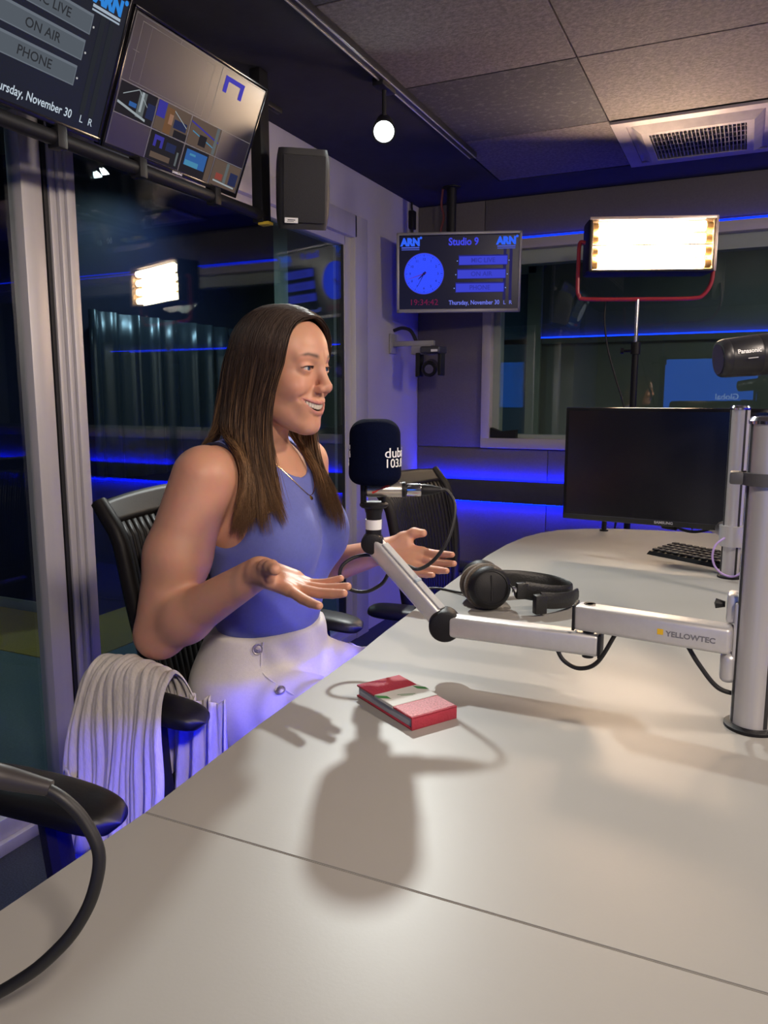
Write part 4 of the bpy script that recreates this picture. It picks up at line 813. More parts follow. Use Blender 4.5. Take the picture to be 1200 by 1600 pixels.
for k in range(4):
    z = (-0.075 + 0.05 * k)
    tb = MB().cyl(KM @ Vector((-WK/2 + 0.035, 0.02, z)), KM @ Vector((WK/2 - 0.035, 0.02, z)), 0.019, n=16).build('fluorescent_tube', KINO, head)
    for sx in (-1, 1): MB().cyl(KM @ Vector((sx*(WK/2 - 0.004), 0.02, z)), KM @ Vector((sx*(WK/2 - 0.034), 0.02, z)), 0.017, n=14).build('tube_end', mat('tube_end', (0.5, 0.32, 0.12), 0.4, 0.3, noise=0.1), tb)
mbx = MB(); kbox(mbx, (-WK/2, 0.0, -0.002), (WK/2, 0.004, 0.002), 0.001); mbx.build('divider', M_BLACK, head)
M_YOKE = mat('red_yoke', (0.42, 0.03, 0.045), 0.4, noise=0.05)
yk = [KM @ Vector(p) for p in ((-WK/2 - 0.013, 0.05, 0.02), (-WK/2 - 0.035, 0.05, 0.018), (-WK/2 - 0.038, 0.05, -0.05), (-WK/2 - 0.038, 0.05, -0.165), (-WK/2 - 0.030, 0.05, -0.195), (-WK/2 + 0.0, 0.05, -0.21), (0, 0.05, -0.212), (WK/2 - 0.06, 0.05, -0.21), (WK/2 - 0.015, 0.05, -0.195), (WK/2 + 0.012, 0.05, -0.15), (WK/2 + 0.018, 0.05, -0.09), (WK/2 + 0.013, 0.05, -0.02))]
MB().tube(spline(yk, 5), 0.0085, 10).build('yoke', M_YOKE, kl)
sx_, sy_ = (KM @ Vector((-0.035, 0.05, 0))).xy
MB().cyl((sx_, sy_, 1.40), (sx_, sy_, 1.588), 0.009, n=16).build('upper_pole', M_CHROME, kl)
MB().cyl((sx_, sy_, 0.08), (sx_, sy_, 1.40), 0.014, n=16).lathe([(0, 0.02), (0.05, 0.02)], (sx_, sy_, 1.36), (0, 0, 1), 18).cyl((sx_ - 0.05, sy_, 1.375), (sx_, sy_, 1.375), 0.006, n=10).lathe([(0, 0.013), (0.012, 0.013)], (sx_ - 0.06, sy_, 1.375), (1, 0, 0), 14).build('stand_pole', M_BLACK, kl)
for k in range(3):
    a = k * 2.094 + 0.4
    MB().tube([(sx_, sy_, 0.55), (sx_ + 0.36*math.cos(a), sy_ + 0.36*math.sin(a), 0.015)], 0.009, 8).build('leg', M_BLACK, kl)
tag(MB().tube(spline([(-0.575, 3.495, 1.588), (-0.575, 3.49, 1.50), (-0.555, 3.49, 1.38), (-0.515, 3.49, 1.25), (-0.475, 3.49, 1.12), (-0.46, 3.49, 0.9), (-0.50, 3.47, 0.5), (-0.5, 3.4, 0.02), (-0.2, 3.3, 0.008), (0.6, 3.2, 0.008)], 8), 0.0042, 8).build('lamp_cable', M_RUBBER), 'black power cable hanging down from the soft light', 'cable')
# ================================================================== ODDS AND ENDS
tag(MB().prism([(-1.24, YB - 0.025), (-1.10, YB - 0.025), (-1.10, YB + 0.025), (-1.24, YB + 0.025)], WZ0 + 0.056, WZ0 + 0.058).add([(-1.245, YB - 0.025, 0.962), (-1.105, YB - 0.025, 0.962), (-1.105, YB - 0.025, 1.005), (-1.19, YB - 0.025, 0.995), (-1.245, YB - 0.025, 1.015), (-1.245, YB + 0.022, 0.962), (-1.105, YB + 0.022, 0.962), (-1.105, YB + 0.022, 1.005), (-1.19, YB + 0.022, 0.995), (-1.245, YB + 0.022, 1.015)],
    [(0, 1, 2, 3, 4), (9, 8, 7, 6, 5), (0, 5, 6, 1), (1, 6, 7, 2), (2, 7, 8, 3), (3, 8, 9, 4), (4, 9, 5, 0)]).build('foam_wedge', M_BLACK), 'small black foam wedge on the back window sill', 'wedge')
# wall screen behind the camera (mirrored in the back window)
gt = thing('lobby_screen', 'large blue screen reading Global, mirrored in the back window', 'screen', (-0.40, YF + 0.03, 1.33))
MB().rbox((-0.92, YF + 0.001, 1.03), (0.12, YF + 0.03, 1.63), 0.004).build('housing', M_BLACK, gt)
gs = MB().box((-0.905, YF + 0.03, 1.045), (0.105, YF + 0.032, 1.615)).build('screen', glow('blue_screen', (0.02, 0.14, 0.75), 2.6), gt, smooth=False)
xform(text_mb('Global', 0.095, 'CENTER', 0.0005, 0.001), plane_map((-0.20, YF + 0.034, 1.15), (-1, 0, 0), (0, 0, 1))).build('lettering', glow('pale_text', (0.35, 0.5, 0.9), 3.0), gs, smooth=False)
# cable in the foreground at lower left
fc = thing('microphone_cable', 'thick black cable with plug curving over the desk in the left foreground', 'cable', (-0.41, 0.32, 0.85))
MB().tube(spline([(-0.402, 0.331, 0.9285), (-0.388, 0.336, 0.920), (-0.376, 0.341, 0.905), (-0.3655, 0.342, 0.884), (-0.366, 0.336, 0.860), (-0.375, 0.330, 0.838), (-0.388, 0.323, 0.820), (-0.412, 0.318, 0.797), (-0.45, 0.310, 0.770), (-0.50, 0.29, 0.7475), (-0.60, 0.20, 0.7455), (-0.62, 0.0, 0.74)], 10), 0.0042, 12).build('lead', M_RUBBER, fc)
MB().lathe([(0, 0.0085), (0.004, 0.0095), (0.03, 0.0095), (0.032, 0.0085), (0.05, 0.0075), (0.075, 0.0052)], (-0.462, 0.303, 0.945), Vector((-0.402, 0.331, 0.9285)) - Vector((-0.462, 0.303, 0.945)), 20).build('plug', mat('plug_grey', (0.05, 0.045, 0.045), 0.4, 0.2, noise=0.05), fc)
# ================================================================== THE WOMAN
F32 = np.float32
def V3(*a): return np.array(a, dtype=F32)
def smin(a, b, k):
    h = np.clip(0.5 + 0.5 * (b - a) / k, 0, 1); return b * (1 - h) + a * h - k * h * (1 - h)
def smax(a, b, k): return -smin(-a, -b, k)
def cone(P, a, b, ra, rb):
    a = np.asarray(a, F32); b = np.asarray(b, F32); ba = b - a; pa = P - a
    t = np.clip(pa @ ba / max(float(ba @ ba), 1e-9), 0, 1)
    q = pa - t[:, None] * ba
    return np.sqrt(np.einsum('ij,ij->i', q, q)) - (ra + (rb - ra) * t)
def ell(P, c, r, R=None):
    q = P - np.asarray(c, F32)
    if R is not None: q = q @ np.asarray(R, F32)          # columns of R = ellipsoid axes
    r = np.asarray(r, F32); k0 = np.sqrt((((q / r)) ** 2).sum(1)); k1 = np.sqrt(((q / (r * r)) ** 2).sum(1)) + 1e-9
    return k0 * (k0 - 1) / k1
def surface_nets(fn, lo, hi, h):
    lo = np.asarray(lo, float); hi = np.asarray(hi, float)
    n = (np.ceil((hi - lo) / h).astype(int) // 4 + 1) * 4 + 1
    ax = [lo[i] + h * np.arange(n[i]) for i in range(3)]
    c = [a[::4] for a in ax]; G = np.stack(np.meshgrid(*c, indexing='ij'), -1).reshape(-1, 3).astype(F32)
    D = fn(G).reshape([len(a) for a in c])
    near = np.abs(D) < h * 4 * 2.0
    m = near.copy()
    for ax_ in range(3):
        m |= np.roll(near, 1, ax_) | np.roll(near, -1, ax_)
    idx = [np.minimum((np.arange(n[i]) + 2) // 4, len(c[i]) - 1) for i in range(3)]
    full = D[np.ix_(*idx)].astype(F32); mask = m[np.ix_(*idx)]
    I = np.argwhere(mask); pts = (lo + I * h).astype(F32)
    vals = np.empty(len(pts), F32)
    for s in range(0, len(pts), 400000): vals[s:s+400000] = fn(pts[s:s+400000])
    full[mask] = vals
    s = full < 0
    corners = [(i, j, k) for i in (0, 1) for j in (0, 1) for k in (0, 1)]
    sl = lambda A, o: A[o[0]:A.shape[0]-1+o[0], o[1]:A.shape[1]-1+o[1], o[2]:A.shape[2]-1+o[2]]
    cnt = sum(sl(s, o).astype(np.int8) for o in corners)
    act = (cnt > 0) & (cnt < 8); C = np.argwhere(act); vid = -np.ones(act.shape, np.int64); vid[act] = np.arange(len(C))
    acc = np.zeros((len(C), 3)); num = np.zeros(len(C))
    edges = [(a, b) for a in corners for b in corners if sum(abs(x-y) for x, y in zip(a, b)) == 1 and a < b]
    for a, b in edges:
        va = full[C[:, 0]+a[0], C[:, 1]+a[1], C[:, 2]+a[2]]; vb = full[C[:, 0]+b[0], C[:, 1]+b[1], C[:, 2]+b[2]]
        x = (va < 0) != (vb < 0); t = np.where(x, va / np.where(x, va - vb, 1), 0)
        acc += np.where(x[:, None], np.array(a) + t[:, None] * (np.array(b) - np.array(a)), 0); num += x
    verts = lo + (C + acc / num[:, None]) * h
    faces = []
    for d in range(3):
        e = [0, 0, 0]; e[d] = 1; u, v = [(1, 2), (2, 0), (0, 1)][d]
        a = s[:s.shape[0]-e[0], :s.shape[1]-e[1], :s.shape[2]-e[2]]; b = s[e[0]:, e[1]:, e[2]:]
        X = np.argwhere(a != b); ok = (X[:, u] > 0) & (X[:, v] > 0)
        ok &= np.all(X < np.array(act.shape), axis=1); X = X[ok]
        fl = a[X[:, 0], X[:, 1], X[:, 2]]
        q = []
        for du, dv in ((0, 0), (-1, 0), (-1, -1), (0, -1)):
            Y = X.copy(); Y[:, u] += du; Y[:, v] += dv; q.append(vid[Y[:, 0], Y[:, 1], Y[:, 2]])
        q = np.stack(q, 1); q[~fl] = q[~fl][:, ::-1]; faces.append(q[(q >= 0).all(1)])
    return verts, np.concatenate(faces)
def sdf_mesh(patches, fn):
    """patches: list of (lo, hi, h, keep(verts)->bool mask); one mesh from the same implicit surface"""
    VV, FF, o = [], [], 0
    for lo, hi, h, keep in patches:
        v, f = surface_nets(fn, lo, hi, h)
        if keep is not None:
            k = keep(v)[f].any(1); f = f[k]; used = np.unique(f); mp_ = -np.ones(len(v), int); mp_[used] = np.arange(len(used)); v = v[used]; f = mp_[f]
        VV.append(v); FF.append(f + o); o += len(v)
    return np.concatenate(VV), np.concatenate(FF)
def np_object(name, v, f, m, parent, col=None):
    off = np.array(ORIG.get(parent.name, (0, 0, 0))) if parent else np.zeros(3)
    me = bpy.data.meshes.new(name); me.vertices.add(len(v)); me.vertices.foreach_set('co', (v - off).astype(np.float32).ravel())
    n = f.shape[1]; me.loops.add(f.size); me.loops.foreach_set('vertex_index', f.astype(np.int32).ravel())
    me.polygons.add(len(f)); me.polygons.foreach_set('loop_start', np.arange(0, f.size, n, dtype=np.int32)); me.polygons.foreach_set('loop_total', np.full(len(f), n, np.int32))
    me.update(calc_edges=True); me.validate(); me.shade_smooth()
    if col is not None:
        at = me.color_attributes.new('Col', 'FLOAT_COLOR', 'POINT'); at.data.foreach_set('color', np.concatenate([col, np.ones((len(col), 1))], 1).astype(np.float32).ravel())
    me.materials.append(m); o = bpy.data.objects.new(name, me); COL.objects.link(o)
    if parent: o.parent = parent; ORIG[o.name] = Vector(off)
    return o

# ---- head frame: x forward, y her left, z up; origin between the ears at eye level
def rotm(yaw, pitch, roll):
    return np.array((Matrix.Rotation(yaw, 3, 'Z') @ Matrix.Rotation(pitch, 3, 'Y') @ Matrix.Rotation(roll, 3, 'X')), dtype=float)
HO = np.array((-0.8150, 1.2776, 1.2379)); HR = rotm(math.radians(-2), math.radians(4), math.radians(0))
def to_head(P): return ((P - HO.astype(F32)) @ HR.astype(F32)).astype(F32)
def from_head(p): return HO + HR @ np.asarray(p, float)
def mouth_curve(y, z0, zc, x0, xc, hw=0.0380):
    w = y / hw; return np.array((x0 - xc * w * w, y, z0 + zc * w * w))
def head_sdf(P):
    p = to_head(P); q = p.copy(); q[:, 1] = np.abs(q[:, 1])              # mirrored copy for paired features
    d = ell(p, (-0.006, 0, 0.022), (0.088, 0.069, 0.078))
    d = smin(d, ell(p, (0.036, 0, 0.033), (0.053, 0.058, 0.054)), 0.03)
    d = smin(d, ell(p, (0.034, 0, -0.042), (0.050, 0.055, 0.074)), 0.03)
    d = smin(d, cone(q, (0.006, 0.040, -0.066), (0.066, 0.011, -0.107), 0.018, 0.0145), 0.035)
    d = smin(d, ell(q, (0.057, 0.040, -0.037), (0.026, 0.020, 0.020)), 0.022)
    d = smin(d, ell(p, (0.0715, 0, -0.1060), (0.0150, 0.018, 0.0155)), 0.016)
    d = smin(d, cone(q, (0.084, 0.010, 0.0195), (0.070, 0.042, 0.021), 0.0085, 0.008), 0.014)
    d = smax(d, -ell(q, (0.0985, 0.0305, -0.001), (0.0165, 0.0155, 0.0115)), 0.014)          # sockets
    d = smin(d, ell(p, (0.0715, 0, -0.068), (0.0190, 0.036, 0.026)), 0.016)                    # muzzle
    d = smin(d, cone(p, (0.0865, 0, 0.008), (0.1045, 0, -0.0300), 0.0075, 0.0088), 0.012)     # bridge
    d = smin(d, ell(p, (0.1040, 0, -0.0340), (0.0108, 0.0098, 0.0090)), 0.009)
    d = smin(d, ell(q, (0.0965, 0.0122, -0.0378), (0.0105, 0.0068, 0.0074)), 0.007)
    d = smax(d, -ell(q, (0.1010, 0.0064, -0.0455), (0.0055, 0.0034, 0.0036)), 0.003)          # nostrils
    d = smax(d, -cone(q, (0.094, 0.0195, -0.0375), (0.0760, 0.0410, -0.056), 0.0003, 0.0003), 0.012)   # smile folds
    # lids round the eyeball
    lid = ell(q, (0.0735, 0.0315, 0.0), (0.0139, 0.0150, 0.0133))
    d = smin(d, lid, 0.006)
    d = smax(d, -ell(q, (0.0855, 0.0320, -0.0003), (0.0085, 0.0128, 0.0035)), 0.0015)
    # lips and open smiling mouth
    for k in range(4):
        y0, y1 = 0.0380 * k / 4, 0.0380 * (k + 1) / 4; f0, f1 = 1 - (k / 4) ** 2, 1 - ((k + 1) / 4) ** 2
        d = smin(d, cone(q, mouth_curve(y0, -0.0635, 0.0080, 0.0920, 0.0190), mouth_curve(y1, -0.0635, 0.0080, 0.0920, 0.0190), 0.0014 + 0.0020*f0, 0.0014 + 0.0020*f1), 0.004)
        d = smin(d, cone(q, mouth_curve(y0, -0.0830, 0.0268, 0.0890, 0.0165), mouth_curve(y1, -0.0830, 0.0268, 0.0890, 0.0165), 0.0014 + 0.0032*f0, 0.0014 + 0.0032*f1), 0.004)
    for k in range(5):
        y0, y1 = 0.0366 * k / 5, 0.0366 * (k + 1) / 5; f0, f1 = 1 - (k / 5) ** 2, 1 - ((k + 1) / 5) ** 2
        a = mouth_curve(y0, -0.0728, 0.0170, 0.0945, 0.0190); b = mouth_curve(y1, -0.0728, 0.0170, 0.0945, 0.0190)
        d = smax(d, -cone(q, a, b, 0.0008 + 0.0055*f0, 0.0008 + 0.0055*f1), 0.002)
        d = smax(d, -cone(q, a - V3(0.007, 0, 0), b - V3(0.007, 0, 0), 0.0008 + 0.0055*f0, 0.0008 + 0.0055*f1), 0.002)
    return d
# ---- skeleton (world)
SHR, SHL = (-0.885, 1.118, 1.035), (-0.885, 1.475, 1.035)        # right (near) and left shoulder
ELR, ELL_ = (-0.944, 1.055, 0.752), (-0.930, 1.535, 0.765)
WRR, WRL = (-0.712, 1.038, 0.893), (-0.700, 1.488, 0.846)
def hand_frame(o, fwd, palm):
    x = np.array(fwd, float); x /= np.linalg.norm(x); z = np.array(palm, float); z -= x * (z @ x); z /= np.linalg.norm(z)
    return np.array(o, float), x, z
HANDS = []
def hand_points(o, x, z, side, curls, spread, thumb):
    """side: +1 thumb towards cross(z,x); returns list of cones (a,b,ra,rb,k)"""
    y = np.cross(z, x) * side; W_ = lambda a, b, c: o + x*a + y*b + z*c
    pal, fin = [], []
    kn = [(0.088, 0.027), (0.092, 0.008), (0.087, -0.011), (0.077, -0.028)]
    for i, (kx_, ky_) in enumerate(kn):
        pal.append((W_(0.008, ky_ * 0.55, 0.0), W_(kx_, ky_, 0.0), 0.0155, 0.0108))
    pal.append((W_(0.012, 0.016, 0.004), W_(0.050, 0.034, 0.006), 0.015, 0.0125)); pal.append((W_(0.015, -0.014, 0.005), W_(0.055, -0.026, 0.004), 0.0145, 0.0115))
    Ls = [(0.039, 0.024, 0.021), (0.043, 0.027, 0.022), (0.040, 0.025, 0.021), (0.031, 0.019, 0.019)]
    for i, (kx_, ky_) in enumerate(kn):
        a = W_(kx_, ky_, 0.0); r = 0.0090 - (0.0012 if i == 3 else 0); an = 0.0; sp = spread[i]
        for j, L in enumerate(Ls[i]):
            an += curls[i][j]; dr = x * math.cos(an) + z * math.sin(an); dr = dr * math.cos(sp) + y * math.sin(sp)
            b = a + dr * L; r2 = r * (0.93 if j < 2 else 0.80); fin.append((a, b, r, r2)); a, r = b, r2
    th = [W_(*t) for t in thumb]; rr = [0.0155, 0.0125, 0.0105, 0.0088]
    tp = [(th[i], th[i+1], rr[i], rr[i+1]) for i in range(len(th) - 1)]
    return pal, fin, tp
# near (right) hand: palm up, thumb side towards the camera
oR, xR, zR = hand_frame(WRR, (0.90, -0.12, -0.15), (0.26, 0.02, 0.95))
HANDS.append(hand_points(oR, xR, zR, -1, [(-0.02, 0.10, 0.10), (0.16, 0.12, 0.06), (0.20, 0.14, 0.08), (0.26, 0.18, 0.12)], (0.34, 0.08, 0.0, -0.06), [(0.012, 0.014, 0.008), (0.040, 0.032, 0.024), (0.064, 0.050, 0.034), (0.084, 0.066, 0.038)]))
# far (left) hand: palm turned up and to the camera, thumb above
oL, xL, zL = hand_frame(WRL, (0.95, -0.06, -0.16), (0.16, -0.76, 0.62))
HANDS.append(hand_points(oL, xL, zL, +1, [(0.28, 0.14, 0.08), (0.25, 0.14, 0.08), (0.23, 0.12, 0.08), (0.21, 0.14, 0.08)], (-0.02, -0.01, 0.0, 0.02), [(0.010, 0.018, 0.002), (0.036, 0.042, 0.008), (0.058, 0.058, 0.014), (0.078, 0.062, 0.016)]))
def hand_sdf(P, H, wr, el):
    pal, fin, th = H; d = None
    for a, b, ra, rb in pal:
        c = cone(P, a, b, ra, rb); d = c if d is None else smin(d, c, 0.010)
    f_all = None
    for i in range(4):
        f = None
        for a, b, ra, rb in fin[i*3:i*3+3]:
            c = cone(P, a, b, ra, rb); f = c if f is None else smin(f, c, 0.0012)
        d = smin(d, f, 0.0045)
    t = None
    for a, b, ra, rb in th:
        c = cone(P, a, b, ra, rb); t = c if t is None else smin(t, c, 0.008)
    return smin(d, t, 0.010)
def arm_sdf(P, sh, el, wr):
    sh, el, wr = map(np.array, (sh, el, wr)); mid = sh * 0.5 + el * 0.5 + np.array((-0.004, -0.004 if el[1] < 1.3 else 0.004, 0)); fm = el * 0.72 + wr * 0.28
    d = cone(P, sh, mid, 0.055, 0.059); d = smin(d, cone(P, mid, el, 0.058, 0.046), 0.02)
    d = smin(d, cone(P, el, fm, 0.042, 0.044), 0.014); d = smin(d, cone(P, fm, wr, 0.043, 0.0265), 0.02)
    return d
def torso_sdf(P):
    q = P.copy(); q[:, 1] = 1.298 + np.abs(P[:, 1] - 1.298)
    d = ell(P, (-0.872, 1.298, 0.925), (0.098, 0.142, 0.165))
    d = smin(d, ell(q, (-0.803, 1.358, 0.905), (0.078, 0.078, 0.082)), 0.06)
    d = smin(d, ell(P, (-0.868, 1.298, 0.765), (0.096, 0.130, 0.120)), 0.06)
    d = smin(d, cone(q, (-0.905, 1.32, 1.045), (-0.890, 1.455, 1.040), 0.055, 0.048), 0.05)
    d = smin(d, ell(P, (-0.855, 1.298, 1.00), (0.055, 0.13, 0.06)), 0.04)
    return d
def neck_sdf(P):
    a = from_head((-0.022, 0, -0.055)); return smin(cone(P, a, (-0.892, 1.295, 1.05), 0.050, 0.053), cone(P, (-0.892, 1.295, 1.06), (-0.905, 1.298, 1.01), 0.055, 0.075), 0.03)
def pelvis_sdf(P):
    q = P.copy(); q[:, 1] = 1.298 + np.abs(P[:, 1] - 1.298)
    d = ell(P, (-0.885, 1.298, 0.600), (0.125, 0.178, 0.120))
    d = smin(d, ell(P, (-0.870, 1.298, 0.700), (0.099, 0.133, 0.080)), 0.05)
    d = smin(d, cone(q, (-0.850, 1.388, 0.565), (-0.390, 1.412, 0.560), 0.090, 0.064), 0.022)
    d = smin(d, cone(q, (-0.390, 1.405, 0.555), (-0.420, 1.405, 0.12), 0.064, 0.044), 0.03)
    return d
def skin_sdf(P):
    d = smin(torso_sdf(P), neck_sdf(P), 0.03)
    d = smin(d, head_sdf(P), 0.012)
    d = smin(d, arm_sdf(P, SHR, ELR, WRR), 0.022); d = smin(d, arm_sdf(P, SHL, ELL_, WRL), 0.022)
    d = smin(d, hand_sdf(P, HANDS[0], WRR, ELR), 0.012); d = smin(d, hand_sdf(P, HANDS[1], WRL, ELL_), 0.012)
    return d
def near_box(P, lo, hi, m): return ((P > np.array(lo) - m) & (P < np.array(hi) + m)).all(1)
def multi(P, parts):
    """evaluate bounded pieces only where they matter"""
    d = np.full(len(P), 0.2, F32)
    return d
def skin_fast(P):
    d = smin(torso_sdf(P), neck_sdf(P), 0.03)
    for lo, hi, fn, k in BOXES:
        s = near_box(P, lo, hi, 0.05)
        if s.any(): d[s] = smin(d[s], fn(P[s]), k)
    return d
hb = [from_head((x, y, z)) for x in (-0.12, 0.13) for y in (-0.08, 0.08) for z in (-0.13, 0.125)]
BOXES = [(np.min(hb, 0), np.max(hb, 0), head_sdf, 0.012),
         ((-1.03, 0.98, 0.70), (-0.70, 1.19, 1.11), lambda P: arm_sdf(P, SHR, ELR, WRR), 0.022), ((-1.02, 1.40, 0.70), (-0.64, 1.60, 1.11), lambda P: arm_sdf(P, SHL, ELL_, WRL), 0.022),
         ((-0.77, 0.92, 0.80), (-0.50, 1.12, 0.96), lambda P: hand_sdf(P, HANDS[0], WRR, ELR), 0.012), ((-0.72, 1.40, 0.76), (-0.44, 1.58, 0.97), lambda P: hand_sdf(P, HANDS[1], WRL, ELL_), 0.012)]
hlo, hhi = np.min(hb, 0) - 0.012, np.max(hb, 0) + 0.012
rlo, rhi = np.array((-0.755, 0.915, 0.79)), np.array((-0.49, 1.13, 0.97)); llo, lhi = np.array((-0.705, 1.39, 0.75)), np.array((-0.43, 1.59, 0.98))
def inside(v, lo, hi, m=0.0): return ((v > lo + m) & (v < hi - m)).all(1)
body_patches = [((-1.05, 0.96, 0.66), (-0.62, 1.62, 1.16), 0.0046, lambda v: ~(inside(v, hlo, hhi, 0.012) | inside(v, rlo, rhi, 0.012) | inside(v, llo, lhi, 0.012))),
                (hlo, hhi, 0.0015, None), (rlo, rhi, 0.0017, None), (llo, lhi, 0.0017, None)]
bv, bf = sdf_mesh(body_patches, skin_fast)
# colour of the skin itself: lips, brows, cheeks, nostrils
hp_ = (bv - HO) @ HR; ay = np.abs(hp_[:, 1])
col = np.tile(np.array((0.66, 0.335, 0.215)), (len(bv), 1))
inhead = (hp_[:, 2] > -0.13) & (hp_[:, 2] < 0.13) & (hp_[:, 0] > 0.03) & (np.abs(hp_[:, 1]) < 0.08)
def blend(mask, c): 
    global col
    m = np.clip(mask, 0, 1)[:, None]; col = col * (1 - m) + np.array(c) * m
def gauss(c, r): return np.exp(-(((np.stack([hp_[:, 0], ay, hp_[:, 2]], 1) - np.array(c)) / np.array(r)) ** 2).sum(1))
elb = np.exp(-(((bv - np.array(ELR)) / 0.05) ** 2).sum(1)) + np.exp(-(((bv - np.array(SHR) - np.array((0, -0.03, 0.0))) / 0.06) ** 2).sum(1)); blend(0.30 * elb, (0.60, 0.25, 0.17))
blend(0.45 * gauss((0.07, 0.042, -0.035), (0.03, 0.022, 0.02)), (0.62, 0.25, 0.18)); blend(0.35 * gauss((0.118, 0, -0.034), (0.014, 0.014, 0.010)), (0.60, 0.24, 0.18))
w = hp_[:, 1] / 0.0385
zu = -0.0635 + 0.0080 * w*w; zl = -0.0830 + 0.0268 * w*w
lipm = inhead & (np.abs(w) < 1.03) & (hp_[:, 0] > 0.060)
up = np.exp(-((hp_[:, 2] - zu) / (0.0042 - 0.0012*np.clip(np.abs(w), 0, 1))) ** 4); lw_ = np.exp(-((hp_[:, 2] - zl) / (0.0052 - 0.0022*np.clip(np.abs(w), 0, 1))) ** 4)
blend(np.where(lipm, np.maximum(up, lw_), 0) * 0.85, (0.50, 0.19, 0.165))
zm = -0.0728 + 0.0170 * w*w; xs = 0.0920 - 0.0190 * w*w
blend(np.where(lipm & (np.abs(hp_[:, 2] - zm) < 0.0085) & (hp_[:, 0] < xs - 0.0045), 1.0, 0), (0.05, 0.012, 0.012))
t = (ay - 0.011) / 0.042; bz_ = 0.0215 + 0.0065 * np.clip(t, 0, 1) - 0.010 * np.clip(t - 0.62, 0, 1) * 1.6; bw = 0.0042 * (1 - 0.55 * np.clip(t, 0, 1)) + 0.0003
blend(np.where(inhead & (t > 0) & (t < 1), np.exp(-((hp_[:, 2] - bz_) / bw) ** 2), 0) * 0.9 * np.clip(t * 5, 0, 1) * np.clip((1 - t) * 4, 0, 1), (0.06, 0.03, 0.02))
lz = 0.0034 * np.sqrt(np.clip(1 - ((ay - 0.032) / 0.0132) ** 2, 0, 1))
blend(np.where(inhead & (np.abs(ay - 0.032) < 0.0145) & (hp_[:, 0] > 0.068), np.exp(-((hp_[:, 2] - lz - 0.0004) / 0.0011) ** 2), 0) * 0.9, (0.03, 0.018, 0.015))
blend(np.where(inhead & (np.abs(ay - 0.032) < 0.0145) & (hp_[:, 0] > 0.068), np.exp(-((hp_[:, 2] + lz + 0.0002) / 0.0008) ** 2), 0) * 0.45, (0.12, 0.06, 0.05))
M_SKIN = mat('skin', (0.6, 0.34, 0.24), 0.48, sss=0.18, bump=0.06, bscale=900)
nt = M_SKIN.node_tree; vc = nt.nodes.new('ShaderNodeVertexColor'); vc.layer_name = 'Col'
nz_ = nt.nodes.new('ShaderNodeTexNoise'); nz_.inputs['Scale'].default_value = 45; nz_.inputs['Detail'].default_value = 5
mx_ = nt.nodes.new('ShaderNodeMix'); mx_.data_type = 'RGBA'; mx_.blend_type = 'MULTIPLY'; mx_.inputs['Factor'].default_value = 0.18
tc_ = nt.nodes.new('ShaderNodeTexCoord'); nt.links.new(tc_.outputs['Object'], nz_.inputs['Vector'])
nt.links.new(vc.outputs['Color'], mx_.inputs['A']); nt.links.new(nz_.outputs['Color'], mx_.inputs['B']); nt.links.new(mx_.outputs['Result'], nt.nodes['Principled BSDF'].inputs['Base Color'])
woman = thing('person', 'seated woman with long brown hair in blue top and white trousers, smiling, palms open', 'person', (-0.88, 1.298, 0.48))
body = np_object('body', bv, bf, M_SKIN, woman, col)
# eyes, teeth
M_EYE = mat('eye_white', (0.55, 0.52, 0.51), 0.15, noise=0.03, nscale=80)
M_IRIS = mat('blue_iris', (0.055, 0.10, 0.17), 0.1, noise=0.3, nscale=300); M_PUP = mat('pupil', (0.004, 0.004, 0.005), 0.05)
HRm = Matrix([list(r) for r in HR])
for s in (-1, 1):
    c = Vector(from_head((0.0722, s * 0.0315, 0.0))); look = HRm @ Vector((0.965, 0.16, -0.02))
    bm = bmesh.new(); bmesh.ops.create_uvsphere(bm, u_segments=24, v_segments=16, radius=0.0124)
    e = MB().frombm(bm, Matrix.Translation(c)).build('eye', M_EYE, body, angle=180)
    MB().lathe([(0.01105, 0.0058), (0.0121, 0.0052), (0.0126, 0.0022), (0.0127, 0.0)], c, look, 24, cap=False).build('iris', M_IRIS, e)
    MB().lathe([(0.0126, 0.0025), (0.01282, 0.0022), (0.01285, 0.0)], c, look, 16, cap=False).build('pupil', M_PUP, e)
    # lashes along the upper lid
    ls = MB()
    for k in range(15):
        a = -1 + 2 * k / 14; y = s * (0.032 + 0.0125 * a); z = 0.0034 * math.sqrt(max(0, 1 - a * a)); x = 0.0868 - 0.004 * a * a - (0.0035 if a > 0 else 0) * a
        p0 = Vector((x, y, z)); p1 = p0 + Vector((0.0032, s * 0.0010 * (a + 0.3), 0.0008)); p2 = p1 + Vector((0.0016, s * 0.0010 * (a + 0.3), 0.0016))
        ls.tube([from_head(p) for p in (p0, p1, p2)], [0.0005, 0.0004, 0.0001], 4)
    ls.build('eyelashes', mat('lash', (0.012, 0.008, 0.007), 0.6), body)
tt = MB()
for k in range(-6, 7):
    y = k * 0.0052; wv = y / 0.0380; x = 0.0885 - 0.0182 * wv * wv; z = -0.0672 + 0.0112 * wv * wv; hgt = 0.0056 - 0.0003 * abs(k)
    c = from_head((x, y, z - hgt * 0.6)); dr = HRm @ Vector((1, 2 * 0.0182 * y / 0.0380**2 * 1.0, 0)).normalized(); up_ = HRm @ Vector((0, 0, 1)); sd = up_.cross(dr).normalized()
    m_ = Matrix(((dr.x, sd.x, up_.x, c[0]), (dr.y, sd.y, up_.y, c[1]), (dr.z, sd.z, up_.z, c[2]), (0, 0, 0, 1)))
    tt = MB().rbox((-0.002, -0.0027, -hgt), (0.002, 0.0027, hgt), 0.0012, 2, m_)
    tt.build('tooth', mat('tooth_enamel', (0.62, 0.56, 0.48), 0.2, noise=0.03), body)

